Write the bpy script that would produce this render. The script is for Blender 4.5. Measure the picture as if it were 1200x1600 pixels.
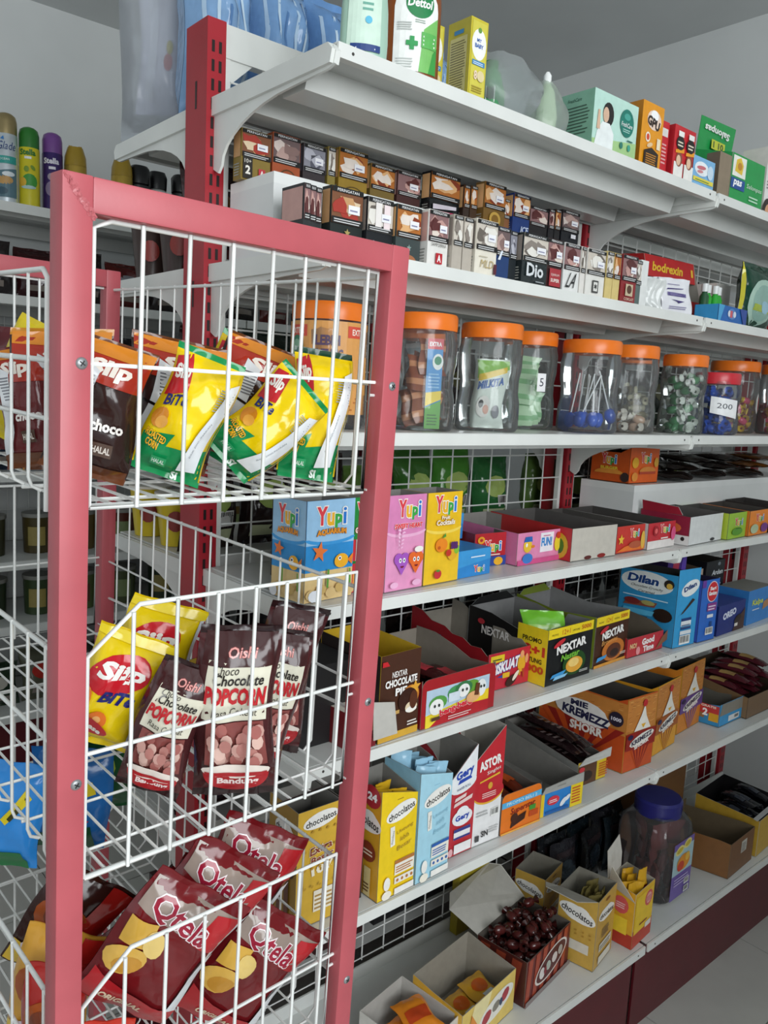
import bpy, bmesh, math, random
from mathutils import Vector, Matrix
from mathutils.bvhtree import BVHTree
random.seed(7)
R_ = math.radians
scene = bpy.context.scene
COL = scene.collection
for o in list(bpy.data.objects): bpy.data.objects.remove(o)

# ------------------------------------------------------------------ camera
cam = bpy.data.cameras.new('camera')
camo = bpy.data.objects.new('camera', cam); COL.objects.link(camo)
cam.sensor_fit = 'VERTICAL'; cam.sensor_height = 36.0; cam.sensor_width = 27.0
cam.lens = 1267.9 / 1600 * 36.0
cam.clip_start = 0.02
ax, ay, az = ((0.76086706, -0.64696450, 0.05018214), (0.05642257, 0.14299967, 0.98811314), (-0.64645016, -0.74899134, 0.14530714))
camo.matrix_world = Matrix(((ax[0], ay[0], az[0], -0.66511), (ax[1], ay[1], az[1], -0.91467), (ax[2], ay[2], az[2], 1.52044), (0, 0, 0, 1)))
scene.camera = camo

# ------------------------------------------------------------------ world, daylight, exposure
w = bpy.data.worlds.new('world'); scene.world = w; w.use_nodes = True
bg = w.node_tree.nodes['Background']
bg.inputs[0].default_value = (0.80, 0.90, 1.0, 1); bg.inputs[1].default_value = .4
def area(name, loc, rot, sx, sy, power, col=(1, 1, 1)):
    l = bpy.data.lights.new(name, 'AREA'); l.shape = 'RECTANGLE'; l.size = sx; l.size_y = sy; l.energy = power; l.color = col
    o = bpy.data.objects.new(name, l); COL.objects.link(o); o.location = loc; o.rotation_euler = rot
    return o
# daylight entering through the open shop front behind the camera
area('shopfront_daylight', (-0.65, -2.9, 1.95), (R_(80), 0, 0), 2.4, 1.4, 60, (0.95, 0.985, 1.0))
area('side_window_daylight', (-2.75, 1.0, 1.75), (R_(90), 0, R_(-90)), 2.0, 1.3, 2.5, (0.94, 0.98, 1.0))
scene.view_settings.view_transform = 'Standard'; scene.view_settings.look = 'None'
scene.view_settings.exposure = 0.5; scene.view_settings.gamma = 1.0
scene.view_settings.use_curve_mapping = False

# ------------------------------------------------------------------ materials
def lin(h):
    h = h.lstrip('#'); r = []
    for i in (0, 2, 4):
        c = int(h[i:i+2], 16) / 255
        r.append(c / 12.92 if c <= .04045 else ((c + .055) / 1.055) ** 2.4)
    return (*r, 1.0)
_mats = {}
def mat(h, kind='card'):
    """procedural material: h = '#rrggbb', kind = card | film | paint | metal | paper | plastic | clear | wall | floor | bag"""
    k = (h, kind)
    if k in _mats: return _mats[k]
    m = bpy.data.materials.new(kind + '_' + h.strip('#')); m.use_nodes = True
    nt = m.node_tree; N = nt.nodes; L = nt.links; p = N['Principled BSDF']
    P = dict(card=(.42, 0, 60, .93, 1.04, 0, 0), film=(.15, 0, 30, .9, 1.06, .4, 26), paint=(.36, 0, 14, .9, 1.05, .03, 220),
             metal=(.38, .55, 30, .9, 1.05, 0, 0), paper=(.75, 0, 90, .93, 1.03, .06, 160), plastic=(.3, 0, 20, .95, 1.03, 0, 0),
             white=(.34, 0, 9, .93, 1.03, .02, 120), wall=(.8, 0, 2.2, .93, 1.04, .05, 90), floor=(.28, 0, 7, .93, 1.04, .01, 60),
             foil=(.17, .35, 40, .85, 1.1, .35, 60), wire=(.3, 0, 40, .94, 1.03, 0, 0), clear=(.1, 0, 20, 1, 1, 0, 0), poly=(.1, 0, 20, 1, 1, .3, 30))[kind]
    tc = N.new('ShaderNodeTexCoord'); nz = N.new('ShaderNodeTexNoise'); nz.inputs['Scale'].default_value = P[2]; nz.inputs['Detail'].default_value = 3
    L.new(tc.outputs['Object'], nz.inputs['Vector'])
    mr = N.new('ShaderNodeMapRange'); mr.inputs['From Min'].default_value = .3; mr.inputs['From Max'].default_value = .7
    mr.inputs['To Min'].default_value = P[3]; mr.inputs['To Max'].default_value = P[4]
    L.new(nz.outputs[0], mr.inputs['Value'])
    if kind in ('clear', 'poly'):
        tr = N.new('ShaderNodeBsdfTransparent'); c = lin(h); tr.inputs[0].default_value = c
        gl = N.new('ShaderNodeBsdfGlossy'); gl.inputs['Roughness'].default_value = .08 if kind == 'clear' else .2
        df = N.new('ShaderNodeBsdfTranslucent'); df.inputs[0].default_value = (.9, .92, .93, 1)
        lw = N.new('ShaderNodeFresnel'); lw.inputs[0].default_value = 1.42
        mx = N.new('ShaderNodeMixShader'); L.new(lw.outputs[0], mx.inputs[0]); L.new(tr.outputs[0], mx.inputs[1]); L.new(gl.outputs[0], mx.inputs[2])
        m2 = N.new('ShaderNodeMixShader'); m2.inputs[0].default_value = .09 if kind == 'clear' else .34
        dd = N.new('ShaderNodeBsdfDiffuse'); dd.inputs[0].default_value = (.86, .88, .89, 1); m3 = N.new('ShaderNodeMixShader'); m3.inputs[0].default_value = .5
        L.new(df.outputs[0], m3.inputs[1]); L.new(dd.outputs[0], m3.inputs[2]); L.new(mx.outputs[0], m2.inputs[1]); L.new(m3.outputs[0], m2.inputs[2])
        b = N.new('ShaderNodeBump'); b.inputs['Strength'].default_value = .05 if kind == 'clear' else .6; b.inputs['Distance'].default_value = .004
        L.new(nz.outputs[0], b.inputs['Height']); L.new(b.outputs[0], gl.inputs['Normal']); L.new(b.outputs[0], lw.inputs['Normal'])
        L.new(m2.outputs[0], N['Material Output'].inputs[0]); N.remove(p)
        _mats[k] = m; return m
    mx = N.new('ShaderNodeMix'); mx.data_type = 'RGBA'; mx.blend_type = 'MULTIPLY'; mx.inputs['Factor'].default_value = 1
    mx.inputs['A'].default_value = lin(h); L.new(mr.outputs[0], mx.inputs['B']); L.new(mx.outputs['Result'], p.inputs['Base Color'])
    p.inputs['Roughness'].default_value = P[0]; p.inputs['Metallic'].default_value = P[1]
    if P[5]:
        n2 = N.new('ShaderNodeTexNoise'); n2.inputs['Scale'].default_value = P[6]; n2.inputs['Detail'].default_value = 2
        L.new(tc.outputs['Object'], n2.inputs['Vector'])
        b = N.new('ShaderNodeBump'); b.inputs['Strength'].default_value = P[5]; b.inputs['Distance'].default_value = .01 if kind in ('film', 'foil') else .002
        L.new(n2.outputs[0], b.inputs['Height']); L.new(b.outputs[0], p.inputs['Normal'])
    _mats[k] = m; return m
def M(c):
    """'#hex' or '#hex:kind' -> material"""
    h, _, k = c.partition(':'); return mat(h, k or 'card')

# ------------------------------------------------------------------ mesh builder
class MB:
    def __init__(s, M4=None): s.v = []; s.f = []; s.fm = []; s.ms = []; s.T = M4
    def mi(s, c):
        if c not in s.ms: s.ms.append(c)
        return s.ms.index(c)
    def add(s, vs, fs, c):
        n = len(s.v); k = s.mi(c)
        s.v += [(s.T @ Vector(p)) if s.T else Vector(p) for p in vs]
        for f in fs: s.f.append(tuple(i + n for i in f)); s.fm.append(k)
        return s
    def box(s, x0, y0, z0, x1, y1, z1, c):
        v = [(x, y, z) for z in (z0, z1) for y in (y0, y1) for x in (x0, x1)]
        return s.add(v, [(0, 2, 3, 1), (4, 5, 7, 6), (0, 1, 5, 4), (2, 6, 7, 3), (0, 4, 6, 2), (1, 3, 7, 5)], c)
    def tube(s, pts, r, c, n=6, closed=False, r2=None):
        P = [Vector(p) for p in pts]; V = []; F = []; m = len(P); up = None
        for i, p in enumerate(P):
            a = P[i-1] if (i or closed) else p; b = P[(i+1) % m] if (i < m-1 or closed) else p
            t = (b - a).normalized()
            if up is None:
                up = Vector((0, 0, 1)) if abs(t.z) < .9 else Vector((1, 0, 0))
            x = t.cross(up).normalized(); y = x.cross(t).normalized(); up = y
            rr = r if r2 is None else r + (r2 - r) * i / (m - 1)
            V += [p + (x * math.cos(2*math.pi*j/n) + y * math.sin(2*math.pi*j/n)) * rr for j in range(n)]
        for i in range(m if closed else m-1):
            a = i*n; b = ((i+1) % m)*n
            F += [(a+j, b+j, b+(j+1) % n, a+(j+1) % n) for j in range(n)]
        if not closed: F += [tuple(range(n-1, -1, -1)), tuple((m-1)*n+j for j in range(n))]
        for f in F: pass
        return s.add(V, [tuple(reversed(f)) for f in F], c)
    def lathe(s, prof, c, n=24, cx=0, cy=0, sq=0.0):
        """prof [(r,z[,colour])...] ; sq>0 gives a rounded-square section"""
        for i in range(len(prof)-1):
            (r0, z0), (r1, z1) = prof[i][:2], prof[i+1][:2]; cc = prof[i][2] if len(prof[i]) > 2 else c
            V = []
            for (r, z) in ((r0, z0), (r1, z1)):
                for j in range(n):
                    a = 2*math.pi*j/n; k = 1.0
                    if sq: k = (abs(math.cos(a))**sq + abs(math.sin(a))**sq) ** (-1/sq)
                    V.append((cx + r*k*math.cos(a), cy + r*k*math.sin(a), z))
            s.add(V, [(j, (j+1) % n, n+(j+1) % n, n+j) for j in range(n)], cc)
        return s
    def prism(s, poly, axis, a, b, c):
        """extrude 2D polygon along axis from a to b"""
        n = len(poly)
        def P(q, t): return {'x': (t, q[0], q[1]), 'y': (q[0], t, q[1]), 'z': (q[0], q[1], t)}[axis]
        V = [P(q, a) for q in poly] + [P(q, b) for q in poly]
        F = [tuple(range(n-1, -1, -1)), tuple(range(n, 2*n))] + [(i, (i+1) % n, n+(i+1) % n, n+i) for i in range(n)]
        return s.add(V, F, c)
    def panel(s, pts, t, co, ci, ce=None):
        """sheet: polygon pts (outer face), thickness t towards the back of its normal"""
        P = [Vector(p) for p in pts]; n = len(P)
        nr = Vector((0, 0, 0))
        for i in range(n):
            nr += (P[i] - P[0]).cross(P[(i+1) % n] - P[0])
        nr.normalize(); Q = [p - nr*t for p in P]
        s.add(P, [tuple(range(n))], co); s.add(Q, [tuple(range(n-1, -1, -1))], ci)
        return s.add(P + Q, [((i+1) % n, i, n+i, n+(i+1) % n) for i in range(n)], ce or ci)
    def build(s, name, parent=None, smooth=None, loc=None, fix=True):
        me = bpy.data.meshes.new(name); me.from_pydata([tuple(p) for p in s.v], [], s.f)
        for c in s.ms: me.materials.append(M(c))
        me.polygons.foreach_set('material_index', s.fm)
        if fix:
            bm = bmesh.new(); bm.from_mesh(me); bmesh.ops.remove_doubles(bm, verts=bm.verts, dist=1e-6)
            bm.to_mesh(me); bm.free()
        if smooth:
            me.shade_smooth(); me.set_sharp_from_angle(angle=R_(smooth))
        me.update()
        o = bpy.data.objects.new(name, me); COL.objects.link(o)
        if parent: o.parent = parent
        if loc: o.location = loc
        return o

# ------------------------------------------------------------------ things, tags
def tag(o, label, cat, group=None):
    o['label'] = label; o['category'] = cat
    if group: o['group'] = group
    return o
def struct(o): o['kind'] = 'structure'; return o
def stuff(o): o['kind'] = 'stuff'; return o
def thing(name, label, cat, loc=(0, 0, 0), rz=0, group=None):
    o = bpy.data.objects.new(name, None); COL.objects.link(o); o.empty_display_size = .05
    o.location = loc; o.rotation_euler = (0, 0, R_(rz))
    return tag(o, label, cat, group)
def dup(o, parent=None, label=None, group=None):
    c = o.copy(); COL.objects.link(c)
    if parent: c.parent = parent
    if label: c['label'] = label
    if group: c['group'] = group
    for ch in o.children: dup(ch, c)
    return c

# ------------------------------------------------------------------ printing on surfaces
_txt = {}
def glyphs(sv, bold):
    k = (sv, bold)
    if k not in _txt:
        cu = bpy.data.curves.new('t', 'FONT'); cu.body = sv; cu.resolution_u = 2; cu.offset = bold; cu.size = 1
        o = bpy.data.objects.new('t', cu); me = o.to_mesh()
        V = [(v.co.x, v.co.y) for v in me.vertices]; F = [tuple(p.vertices) for p in me.polygons]
        o.to_mesh_clear(); bpy.data.objects.remove(o); bpy.data.curves.remove(cu)
        _txt[k] = (V, F)
    return _txt[k]
def split_long(P, F, lim):
    P = list(P); out = []; st = []
    for f in F: st += [(f[0], f[i], f[i+1]) for i in range(1, len(f)-1)]
    mid = {}
    while st:
        t = st.pop(); L_ = [(P[t[i]][0]-P[t[(i+1) % 3]][0])**2 + (P[t[i]][1]-P[t[(i+1) % 3]][1])**2 for i in range(3)]; k = L_.index(max(L_))
        if L_[k] < lim*lim: out.append(t); continue
        a, b_, c = t[k], t[(k+1) % 3], t[(k+2) % 3]; key = (min(a, b_), max(a, b_))
        if key not in mid: P.append(((P[a][0]+P[b_][0])/2, (P[a][1]+P[b_][1])/2)); mid[key] = len(P)-1
        m = mid[key]; st += [(a, m, c), (m, b_, c)]
    return P, out
class Print:
    def __init__(s, S, step=.00022, flat=False, fine=.09): s.S = S; s.mb = MB(); s.o = .0004; s.step = step; s.flat = flat; s.fine = fine
    def nx(s): s.o += s.step; return s.o
    def q4(s, p, c, n=1, m=1):
        o = s.nx(); V = []
        for j in range(m+1):
            for i in range(n+1):
                a = i/n; b = j/m
                V.append(s.S(*[(p[0][k]*(1-a)+p[1][k]*a)*(1-b) + (p[3][k]*(1-a)+p[2][k]*a)*b for k in (0, 1)], o))
        s.mb.add(V, [(j*(n+1)+i, j*(n+1)+i+1, (j+1)*(n+1)+i+1, (j+1)*(n+1)+i) for j in range(m) for i in range(n)], c); return s
    def rect(s, u0, v0, u1, v1, c, n=1, m=1): return s.q4([(u0, v0), (u1, v0), (u1, v1), (u0, v1)], c, n, m)
    def poly(s, pts, c):
        o = s.nx(); n = len(pts); cu = sum(p[0] for p in pts)/n; cv = sum(p[1] for p in pts)/n
        if s.flat:
            s.mb.add([s.S(cu, cv, o)] + [s.S(*p, o) for p in pts], [(0, i+1, (i+1) % n+1) for i in range(n)], c); return s
        K = 4; V = [s.S(cu, cv, o)] + [s.S(cu+(p[0]-cu)*k/K, cv+(p[1]-cv)*k/K, o) for k in range(1, K+1) for p in pts]
        s.mb.add(V, [(0, i+1, (i+1) % n+1) for i in range(n)] + [(1+k*n+i, 1+(k+1)*n+i, 1+(k+1)*n+(i+1) % n, 1+k*n+(i+1) % n) for k in range(K-1) for i in range(n)], c); return s
    def ell(s, cu, cv, ru, rv, c, n=20, rot=0, a0=0, a1=360):
        cr, sr = math.cos(R_(rot)), math.sin(R_(rot)); P = []
        for i in range(n):
            a = R_(a0 + (a1-a0)*i/(n if a1-a0 >= 360 else n-1)); x, y = ru*math.cos(a), rv*math.sin(a)
            P.append((cu + x*cr - y*sr, cv + x*sr + y*cr))
        return s.poly(P, c)
    def star(s, cu, cv, r, c, n=5, k=.45, rot=90):
        return s.poly([(cu + (r if i % 2 == 0 else r*k)*math.cos(R_(rot+180*i/n)), cv + (r if i % 2 == 0 else r*k)*math.sin(R_(rot+180*i/n))) for i in range(2*n)], c)
    def text(s, t, cu, cv, wd, ht, c, rot=0, shear=0, bold=.0, out=None, ow=.05, arc=0):
        for (col, b) in (((out, bold+ow),) if out else ()) + ((c, bold),):
            V, F = glyphs(t, b)
            if not V: return s
            V0, _ = glyphs(t, bold)
            x0 = min(v[0] for v in V0); x1 = max(v[0] for v in V0); y0 = min(v[1] for v in V0); y1 = max(v[1] for v in V0)
            o = s.nx(); cr, sr = math.cos(R_(rot)), math.sin(R_(rot)); P = []
            for x, y in V:
                a = ((x-x0)/(x1-x0) - .5)*wd; q = ((y-y0)/max(y1-y0, 1e-6) - .5)*ht
                a += q*shear; q += arc*(1-(2*a/wd)**2) if arc else 0
                P.append((cu + a*cr - q*sr, cv + a*sr + q*cr))
            if not s.flat: P, F = split_long(P, F, s.fine)
            s.mb.add([s.S(x, y, o) for x, y in P], F, col)
        return s
    def lines(s, u0, v0, u1, v1, n, c, fill=.45, rag=.15):
        o = s.nx(); h = (v1-v0)/n
        for i in range(n):
            e = u1 - (u1-u0)*rag*random.random(); b = v0 + i*h
            s.mb.add([s.S(u0, b, o), s.S(e, b, o), s.S(e, b+h*fill, o), s.S(u0, b+h*fill, o)], [(0, 1, 2, 3)], c)
        return s
    def bars(s, u0, v0, u1, v1, c='#222222', n=14):
        s.rect(u0, v0, u1, v1, '#f2f2ee'); o = s.nx(); w = (u1-u0)*.86/n
        for i in range(n):
            a = u0 + (u1-u0)*.07 + i*w; e = a + w*(.25 + .5*random.random())
            s.mb.add([s.S(a, v0+(v1-v0)*.2, o), s.S(e, v0+(v1-v0)*.2, o), s.S(e, v1-(v1-v0)*.08, o), s.S(a, v1-(v1-v0)*.08, o)], [(0, 1, 2, 3)], c)
        return s
    def done(s, parent, name='print'):
        return s.mb.build(name, parent, fix=False) if s.mb.v else None
def face(wd, d, h, f):
    """surface function of one face of a carton with origin at its front-left-bottom corner"""
    return {'F': lambda u, v, o: Vector((u, -o, v)), 'L': lambda u, v, o: Vector((-o, d-u, v)),
            'R': lambda u, v, o: Vector((wd+o, u, v)), 'T': lambda u, v, o: Vector((u, v, h+o)),
            'I': lambda u, v, o: Vector((u, d-.002-o, v)), 'B': lambda u, v, o: Vector((wd-u, d+o, v))}[f]
GREY = '#a9a59c'
def carton(name, label, cat, x, y, z, rot, wd, d, h, col, L=None, Rt=None, top=None, open_=False, hf=None, hl=None, hr=None, hb=None,
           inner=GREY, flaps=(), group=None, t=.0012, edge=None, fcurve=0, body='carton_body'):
    """cardboard box: col front colour, L/Rt/top other faces; open_ leaves the top off; h* = wall heights; fcurve rounds the front's corners"""
    r = thing(name, label, cat, (x, y, z), rot, group); b = MB()
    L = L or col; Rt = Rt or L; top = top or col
    hf = hf if hf is not None else h; hb = hb if hb is not None else h
    if not open_:
        b.add([(0, 0, 0), (wd, 0, 0), (wd, 0, h), (0, 0, h)], [(0, 1, 2, 3)], col)
        b.add([(0, d, 0), (0, 0, 0), (0, 0, h), (0, d, h)], [(0, 1, 2, 3)], L)
        b.add([(wd, 0, 0), (wd, d, 0), (wd, d, h), (wd, 0, h)], [(0, 1, 2, 3)], Rt)
        b.add([(wd, d, 0), (0, d, 0), (0, d, h), (wd, d, h)], [(0, 1, 2, 3)], col)
        b.add([(0, 0, h), (wd, 0, h), (wd, d, h), (0, d, h)], [(0, 1, 2, 3)], top)
        b.add([(0, 0, 0), (0, d, 0), (wd, d, 0), (wd, 0, 0)], [(0, 1, 2, 3)], col)
    else:
        hl = hl or [(0, hf), (1, hb)]; hr = hr or hl      # side profiles: (fraction front->back, height)
        if fcurve:
            k = fcurve; fp = [(0, 0, 0), (wd, 0, 0)] + [(wd - k*(1-math.cos(a)), 0, hf - k + k*math.sin(a)) for a in (0, .5, 1.05, 1.57)] + [(k*(1-math.cos(a)), 0, hf - k + k*math.sin(a)) for a in (1.57, 1.05, .5, 0)]
        else: fp = [(0, 0, 0), (wd, 0, 0), (wd, 0, hr[0][1] if hf is None else hf), (0, 0, hf)]
        b.panel(fp, t, col, inner, edge)
        b.panel([(wd, d, 0), (0, d, 0), (0, d, hb), (wd, d, hb)], t, col, inner, edge)
        b.panel([(0, d-t, 0), (0, t, 0)] + [(0, max(t, min(d-t, f*d)), q) for f, q in hl], t, L, inner, edge)
        b.panel([(wd, t, 0), (wd, d-t, 0)] + [(wd, max(t, min(d-t, f*d)), q) for f, q in reversed(hr)], t, Rt, inner, edge)
        b.panel([(0, 0, .0), (0, d, .0), (wd, d, .0), (wd, 0, .0)], t, col, inner, edge)
    b.build(body, r)
    for fl in flaps:                                     # (points, outer, inner)
        q = MB(); q.panel(fl[0], t, fl[1], fl[2], edge); q.build('flap', r)
    return r
def pr(r, wd, d, h, f, fn):
    p = Print(face(wd, d, h, f), flat=True); fn(p); p.done(r); return r

# ------------------------------------------------------------------ snack bags
def bagS(wd, h, t, seed=0, slump=0, waist=.05, crimp=.06):
    rnd = random.Random(seed); ph = [rnd.uniform(0, 6.28) for _ in range(8)]
    def S(u, v, o, side=-1):
        """u,v in 0..1"""
        a = 2*u-1; e = max(0, 1-abs(a)**2.6)**.55
        vv = min(max((v-crimp)/(1-2*crimp), 0), 1); g = max(0, 1-abs(2*vv-1)**3.2)**.6
        wr = 1 + .13*math.sin(9*u+5*v+ph[0])*math.sin(7*v+ph[1]) + .09*math.sin(17*u-6*v+ph[2])*(1-g*.6) + .05*math.sin(23*v+9*u+ph[3])
        T = t/2*e*g*wr + .0006
        x = a*wd/2*(1 - waist*math.sin(math.pi*vv)*(1)) + .004*math.sin(6*v+ph[4])
        if v < crimp or v > 1-crimp: T += .0008*math.sin(60*u)*0
        y = side*(T+o) + slump*math.sin(math.pi*v)*.5 + (wd*.02*math.sin(14*u+ph[5]) if (v < crimp*.7 or v > 1-crimp*.7) else 0)
        return Vector((x, y, v*h))
    return S
def bag(name, label, cat, wd, h, t, col, seed, prints, M4=None, parent=None, group=None, back=None, crimpc=None, slump=0, kind='film', res=(16, 22)):
    S = bagS(wd, h, t, seed, slump); n, m = res; mb = MB(); mb.T = M4
    def cc(c): return c if ':' in c else c + ':' + kind
    for side, c in ((-1, col), (1, back or col)):
        V = [S(i/n, j/m, 0, side) for j in range(m+1) for i in range(n+1)]
        for j in range(m):
            q = cc(crimpc if crimpc and (j == 0 or j == m-1) else c)
            F = [(j*(n+1)+i, j*(n+1)+i+1, (j+1)*(n+1)+i+1, (j+1)*(n+1)+i) for i in range(n)]
            if side > 0: F = [tuple(reversed(f)) for f in F]
            mb.add(V if j == 0 else [], F if j == 0 else [], q)
            if j:
                base = len(mb.v) - len(V); k = mb.mi(q)
                for f in F: mb.f.append(tuple(x+base for x in f)); mb.fm.append(k)
    if prints is None:
        return tag(mb.build(name, parent, smooth=50), label, cat, group)
    o = tag(mb.build(name, parent, smooth=50), label, cat, group)
    S2 = (lambda u, v, q: M4 @ S(u, v, q)) if M4 else S
    p = Print(S2, .00035, fine=.06); p.o = .0008; prints(p)
    pb = p.mb; pb.ms = [cc(c) for c in pb.ms]
    if pb.v: pb.build('print', o, fix=False, smooth=50)
    return o

# ------------------------------------------------------------------ keeping things apart
def wmat(o):
    m = o.matrix_basis.copy()
    while o.parent: o = o.parent; m = o.matrix_basis @ m
    return m
def tree(*roots, deep=True):
    V = []; F = []; st = list(roots)
    while st:
        o = st.pop(); st += list(o.children) if deep else []
        if o.type == 'MESH':
            m = wmat(o); n = len(V); V += [m @ v.co for v in o.data.vertices]; F += [tuple(i+n for i in p.vertices) for p in o.data.polygons]
    return BVHTree.FromPolygons(V, F)
def place(o, mats, obst):
    """move o to the first of the matrices where it touches none of the obstacles"""
    m0 = None
    for m in mats:
        if m0 is None: m0 = m
        o.matrix_basis = m; t = tree(o, deep=False) if o.type == 'MESH' else tree(o)
        if not any(t.overlap(q) for q in obst): obst.append(t); return o
    o.matrix_basis = m0; obst.append(tree(o, deep=False)); return o
def pile(objs, obst, x0, x1, y0, y1, z0, z1, frame, rot, seed, rx=None, dz=.004, tries=7):
    """heap objects: each goes to the lowest free spot found in the box (or disc of radius rx)"""
    rn = random.Random(seed)
    for o in objs:
        C_ = []; z = z0
        while z < z1:
            for _ in range(tries):
                if rx: a = rn.uniform(0, 6.28); q = rx*math.sqrt(rn.random()); x, y = q*math.cos(a), q*math.sin(a)
                else: x, y = rn.uniform(x0, x1), rn.uniform(y0, y1)
                C_.append(frame @ Matrix.Translation((x, y, z)) @ rot(rn))
            z += dz
        place(o, C_, obst)
# ================================================================== the room
WALL = '#dde0df:wall'; D = .3136; PW = .0164; DD = .384
ZT, ZC, ZJ, ZY, ZN, ZO, ZB = 1.9697, 1.7146, 1.4619, 1.2086, .9646, .6834, .2531
LEV = (ZT, ZC, ZJ, ZY, ZN, ZO)
b = MB(); b.box(-3.0, -3.3, -.06, 2.45, 2.65, -.004, '#6d6c68:wall'); floor = struct(b.build('floor'))
tile = None
for i in range(-5, 5):
    for j in range(-6, 6):
        x = 1.087 + .498*i - .498; y = .06 + .498*j - .25
        if x < -2.9 or x > 2.2 or y > 2.3: continue
        if tile is None:
            q = MB(); q.prism([(.002, .0), (.498-.002, 0), (.498-.002, .494), (.002, .494)], 'z', -.006, 0, '#c0bfb9:floor')
            tile = q.build('floor_tile', floor); tile.location = (x, y, 0)
        else:
            t2 = tile.copy(); COL.objects.link(t2); t2.parent = floor; t2.location = (x, y, 0)
b = MB(); b.box(-3.0, -3.3, 2.914, 2.45, 2.65, 3.0, '#d6d9d9:wall'); struct(b.build('ceiling'))
b = MB(); b.box(-3.0, 2.511, 0, 2.45, 2.65, 2.914, WALL); struct(b.build('wall_back'))
b = MB(); b.box(2.322, -3.3, 0, 2.45, 2.511, 2.914, WALL); struct(b.build('wall_right'))
b = MB(); b.box(-3.0, -3.3, 0, -2.9, .0, 2.914, WALL); b.box(-3, 2, 0, -2.9, 2.511, 2.914, WALL); b.box(-3, 0, 0, -2.9, 2, 1.05, WALL); b.box(-3, 0, 2.45, -2.9, 2, 2.914, WALL); struct(b.build('wall_left'))
b = MB(); b.box(-2.9, -3.3, 2.65, 2.322, -3.2, 2.914, WALL); b.box(-2.9, -3.3, 0, -2.1, -3.2, 2.65, WALL); b.box(1.0, -3.3, 0, 2.322, -3.2, 2.65, WALL); struct(b.build('wall_front'))

b = MB(); b.box(.28, -1.80, 0, 2.322, -1.62, 1.70, WALL); struct(b.build('added_light_blocker'))  # unseen half-height block, added to keep low daylight off the lower shelves

# ================================================================== gondola shelving
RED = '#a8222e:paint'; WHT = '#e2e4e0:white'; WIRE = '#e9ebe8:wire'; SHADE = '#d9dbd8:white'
def slot_post(z0, z1):
    """upright with paired slots on the aisle faces and long slots on the end face (origin: front face centre)"""
    b = MB(); w_, d_ = PW, DD - D
    b.box(-w_, 0, z0, w_, d_, z1, RED)
    k = 0; z = z1 - .05
    while z > z0 + .03:
        for sx in (-.0062, .0062):
            for yy, s in ((-.0003, -1), (d_ + .0003, 1)):
                b.add([(sx-.0026, yy, z), (sx+.0026, yy, z), (sx+.0026, yy, z+.0175), (sx-.0026, yy, z+.0175)], [(0, 1, 2, 3)], '#1a0a0a:card')
        z -= .0286
    z = z1 - .13
    while z > z0 + .1:
        for xx in (-w_-.0003, w_+.0003):
            b.add([(xx, .032, z), (xx, .038, z), (xx, .038, z+.042), (xx, .032, z+.042)], [(0, 1, 2, 3)], '#1a0a0a:card')
        z -= .31
    return b
def bracket_prof(dep, s):
    """2D (y,z) outline, top edge z=0, post at y=dep, nose at y=0 ; s=+1 keeps orientation"""
    P = [(dep, -.002), (.012, -.002), (.0, -.008), (-.006, -.016), (-.002, -.030), (.010, -.034), (dep*.30, -.036)]
    for i in range(9):
        a = i/8; ang = a*math.pi/2
        P.append((dep*.30 + (dep*.62)*math.sin(ang), -.036 - .072*(1-math.cos(ang))))
    P += [(dep*.95, -.118), (dep, -.110)]
    return P
def bracket_mesh(dep):
    b = MB(); P = bracket_prof(dep, 1); b.prism(P, 'x', -.0022, .0022, WHT)
    b.prism([(dep, -.002), (.006, -.004), (-.004, -.014), (0, -.030), (.012, -.030), (dep, -.030)], 'x', -.0075, .0075, WHT)
    rim = [(y, z) for y, z in P[5:]]
    b.tube([(0, y, z+.003) for y, z in rim[1:-1]], .0048, WHT, 5)
    return b
def shelf_mesh(L, dep):
    b = MB(); e = .006
    b.box(e, .0065, -.003, L-e, dep-.004, 0, SHADE)
    b.box(e, 0, -.0195, L-e, .0045, -.0006, WHT)
    b.box(e, .0045, -.0195, L-e, .013, -.0175, WHT)
    b.prism([(.085, -.003), (.095, -.034), (.150, -.034), (.160, -.003)], 'x', .02, L-.02, WHT)
    b.prism([(.225, -.003), (.235, -.034), (.285, -.034), (.290, -.003)], 'x', .02, L-.02, WHT)
    b.box(e, dep-.006, -.032, L-e, dep-.003, .0, WHT)
    for x in (.012, L-.012): b.box(x-.003, .006, -.0185, x+.003, dep-.006, -.003, WHT)
    for x in (.03, L-.03): b.tube([(x, -.0006, -.010), (x, .001, -.010)], .0022, '#55524e:metal', 8)
    return b
def wire_grid(x0, x1, z0, z1, y, sx, sz, r):
    b = MB(); n = round((x1-x0)/sx)
    for i in range(n+1):
        x = x0 + (x1-x0)*i/n; b.tube([(x, y, z0), (x, y, z1)], r, WIRE, 5)
    z = z0 + .008
    while z < z1:
        b.tube([(x0, y-r*1.6, z), (x1, y-r*1.6, z)], r, WIRE, 5); z += sz
    return b
g = thing('gondola_shelving', 'long red and white double-sided gondola shelving with slotted posts filling the right side', 'shelving unit')
post0 = None
for i in range(3):
    if i == 0: post0 = p = slot_post(0, 2.085).build('post', g)
    else: p = post0.copy(); COL.objects.link(p); p.parent = g
    p.location = (1.0*i, D, 0)
sm = shelf_mesh(1.0, D).build('shelf_board', g); bm_ = bracket_mesh(D).build('bracket', g, smooth=40)
first = True
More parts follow.
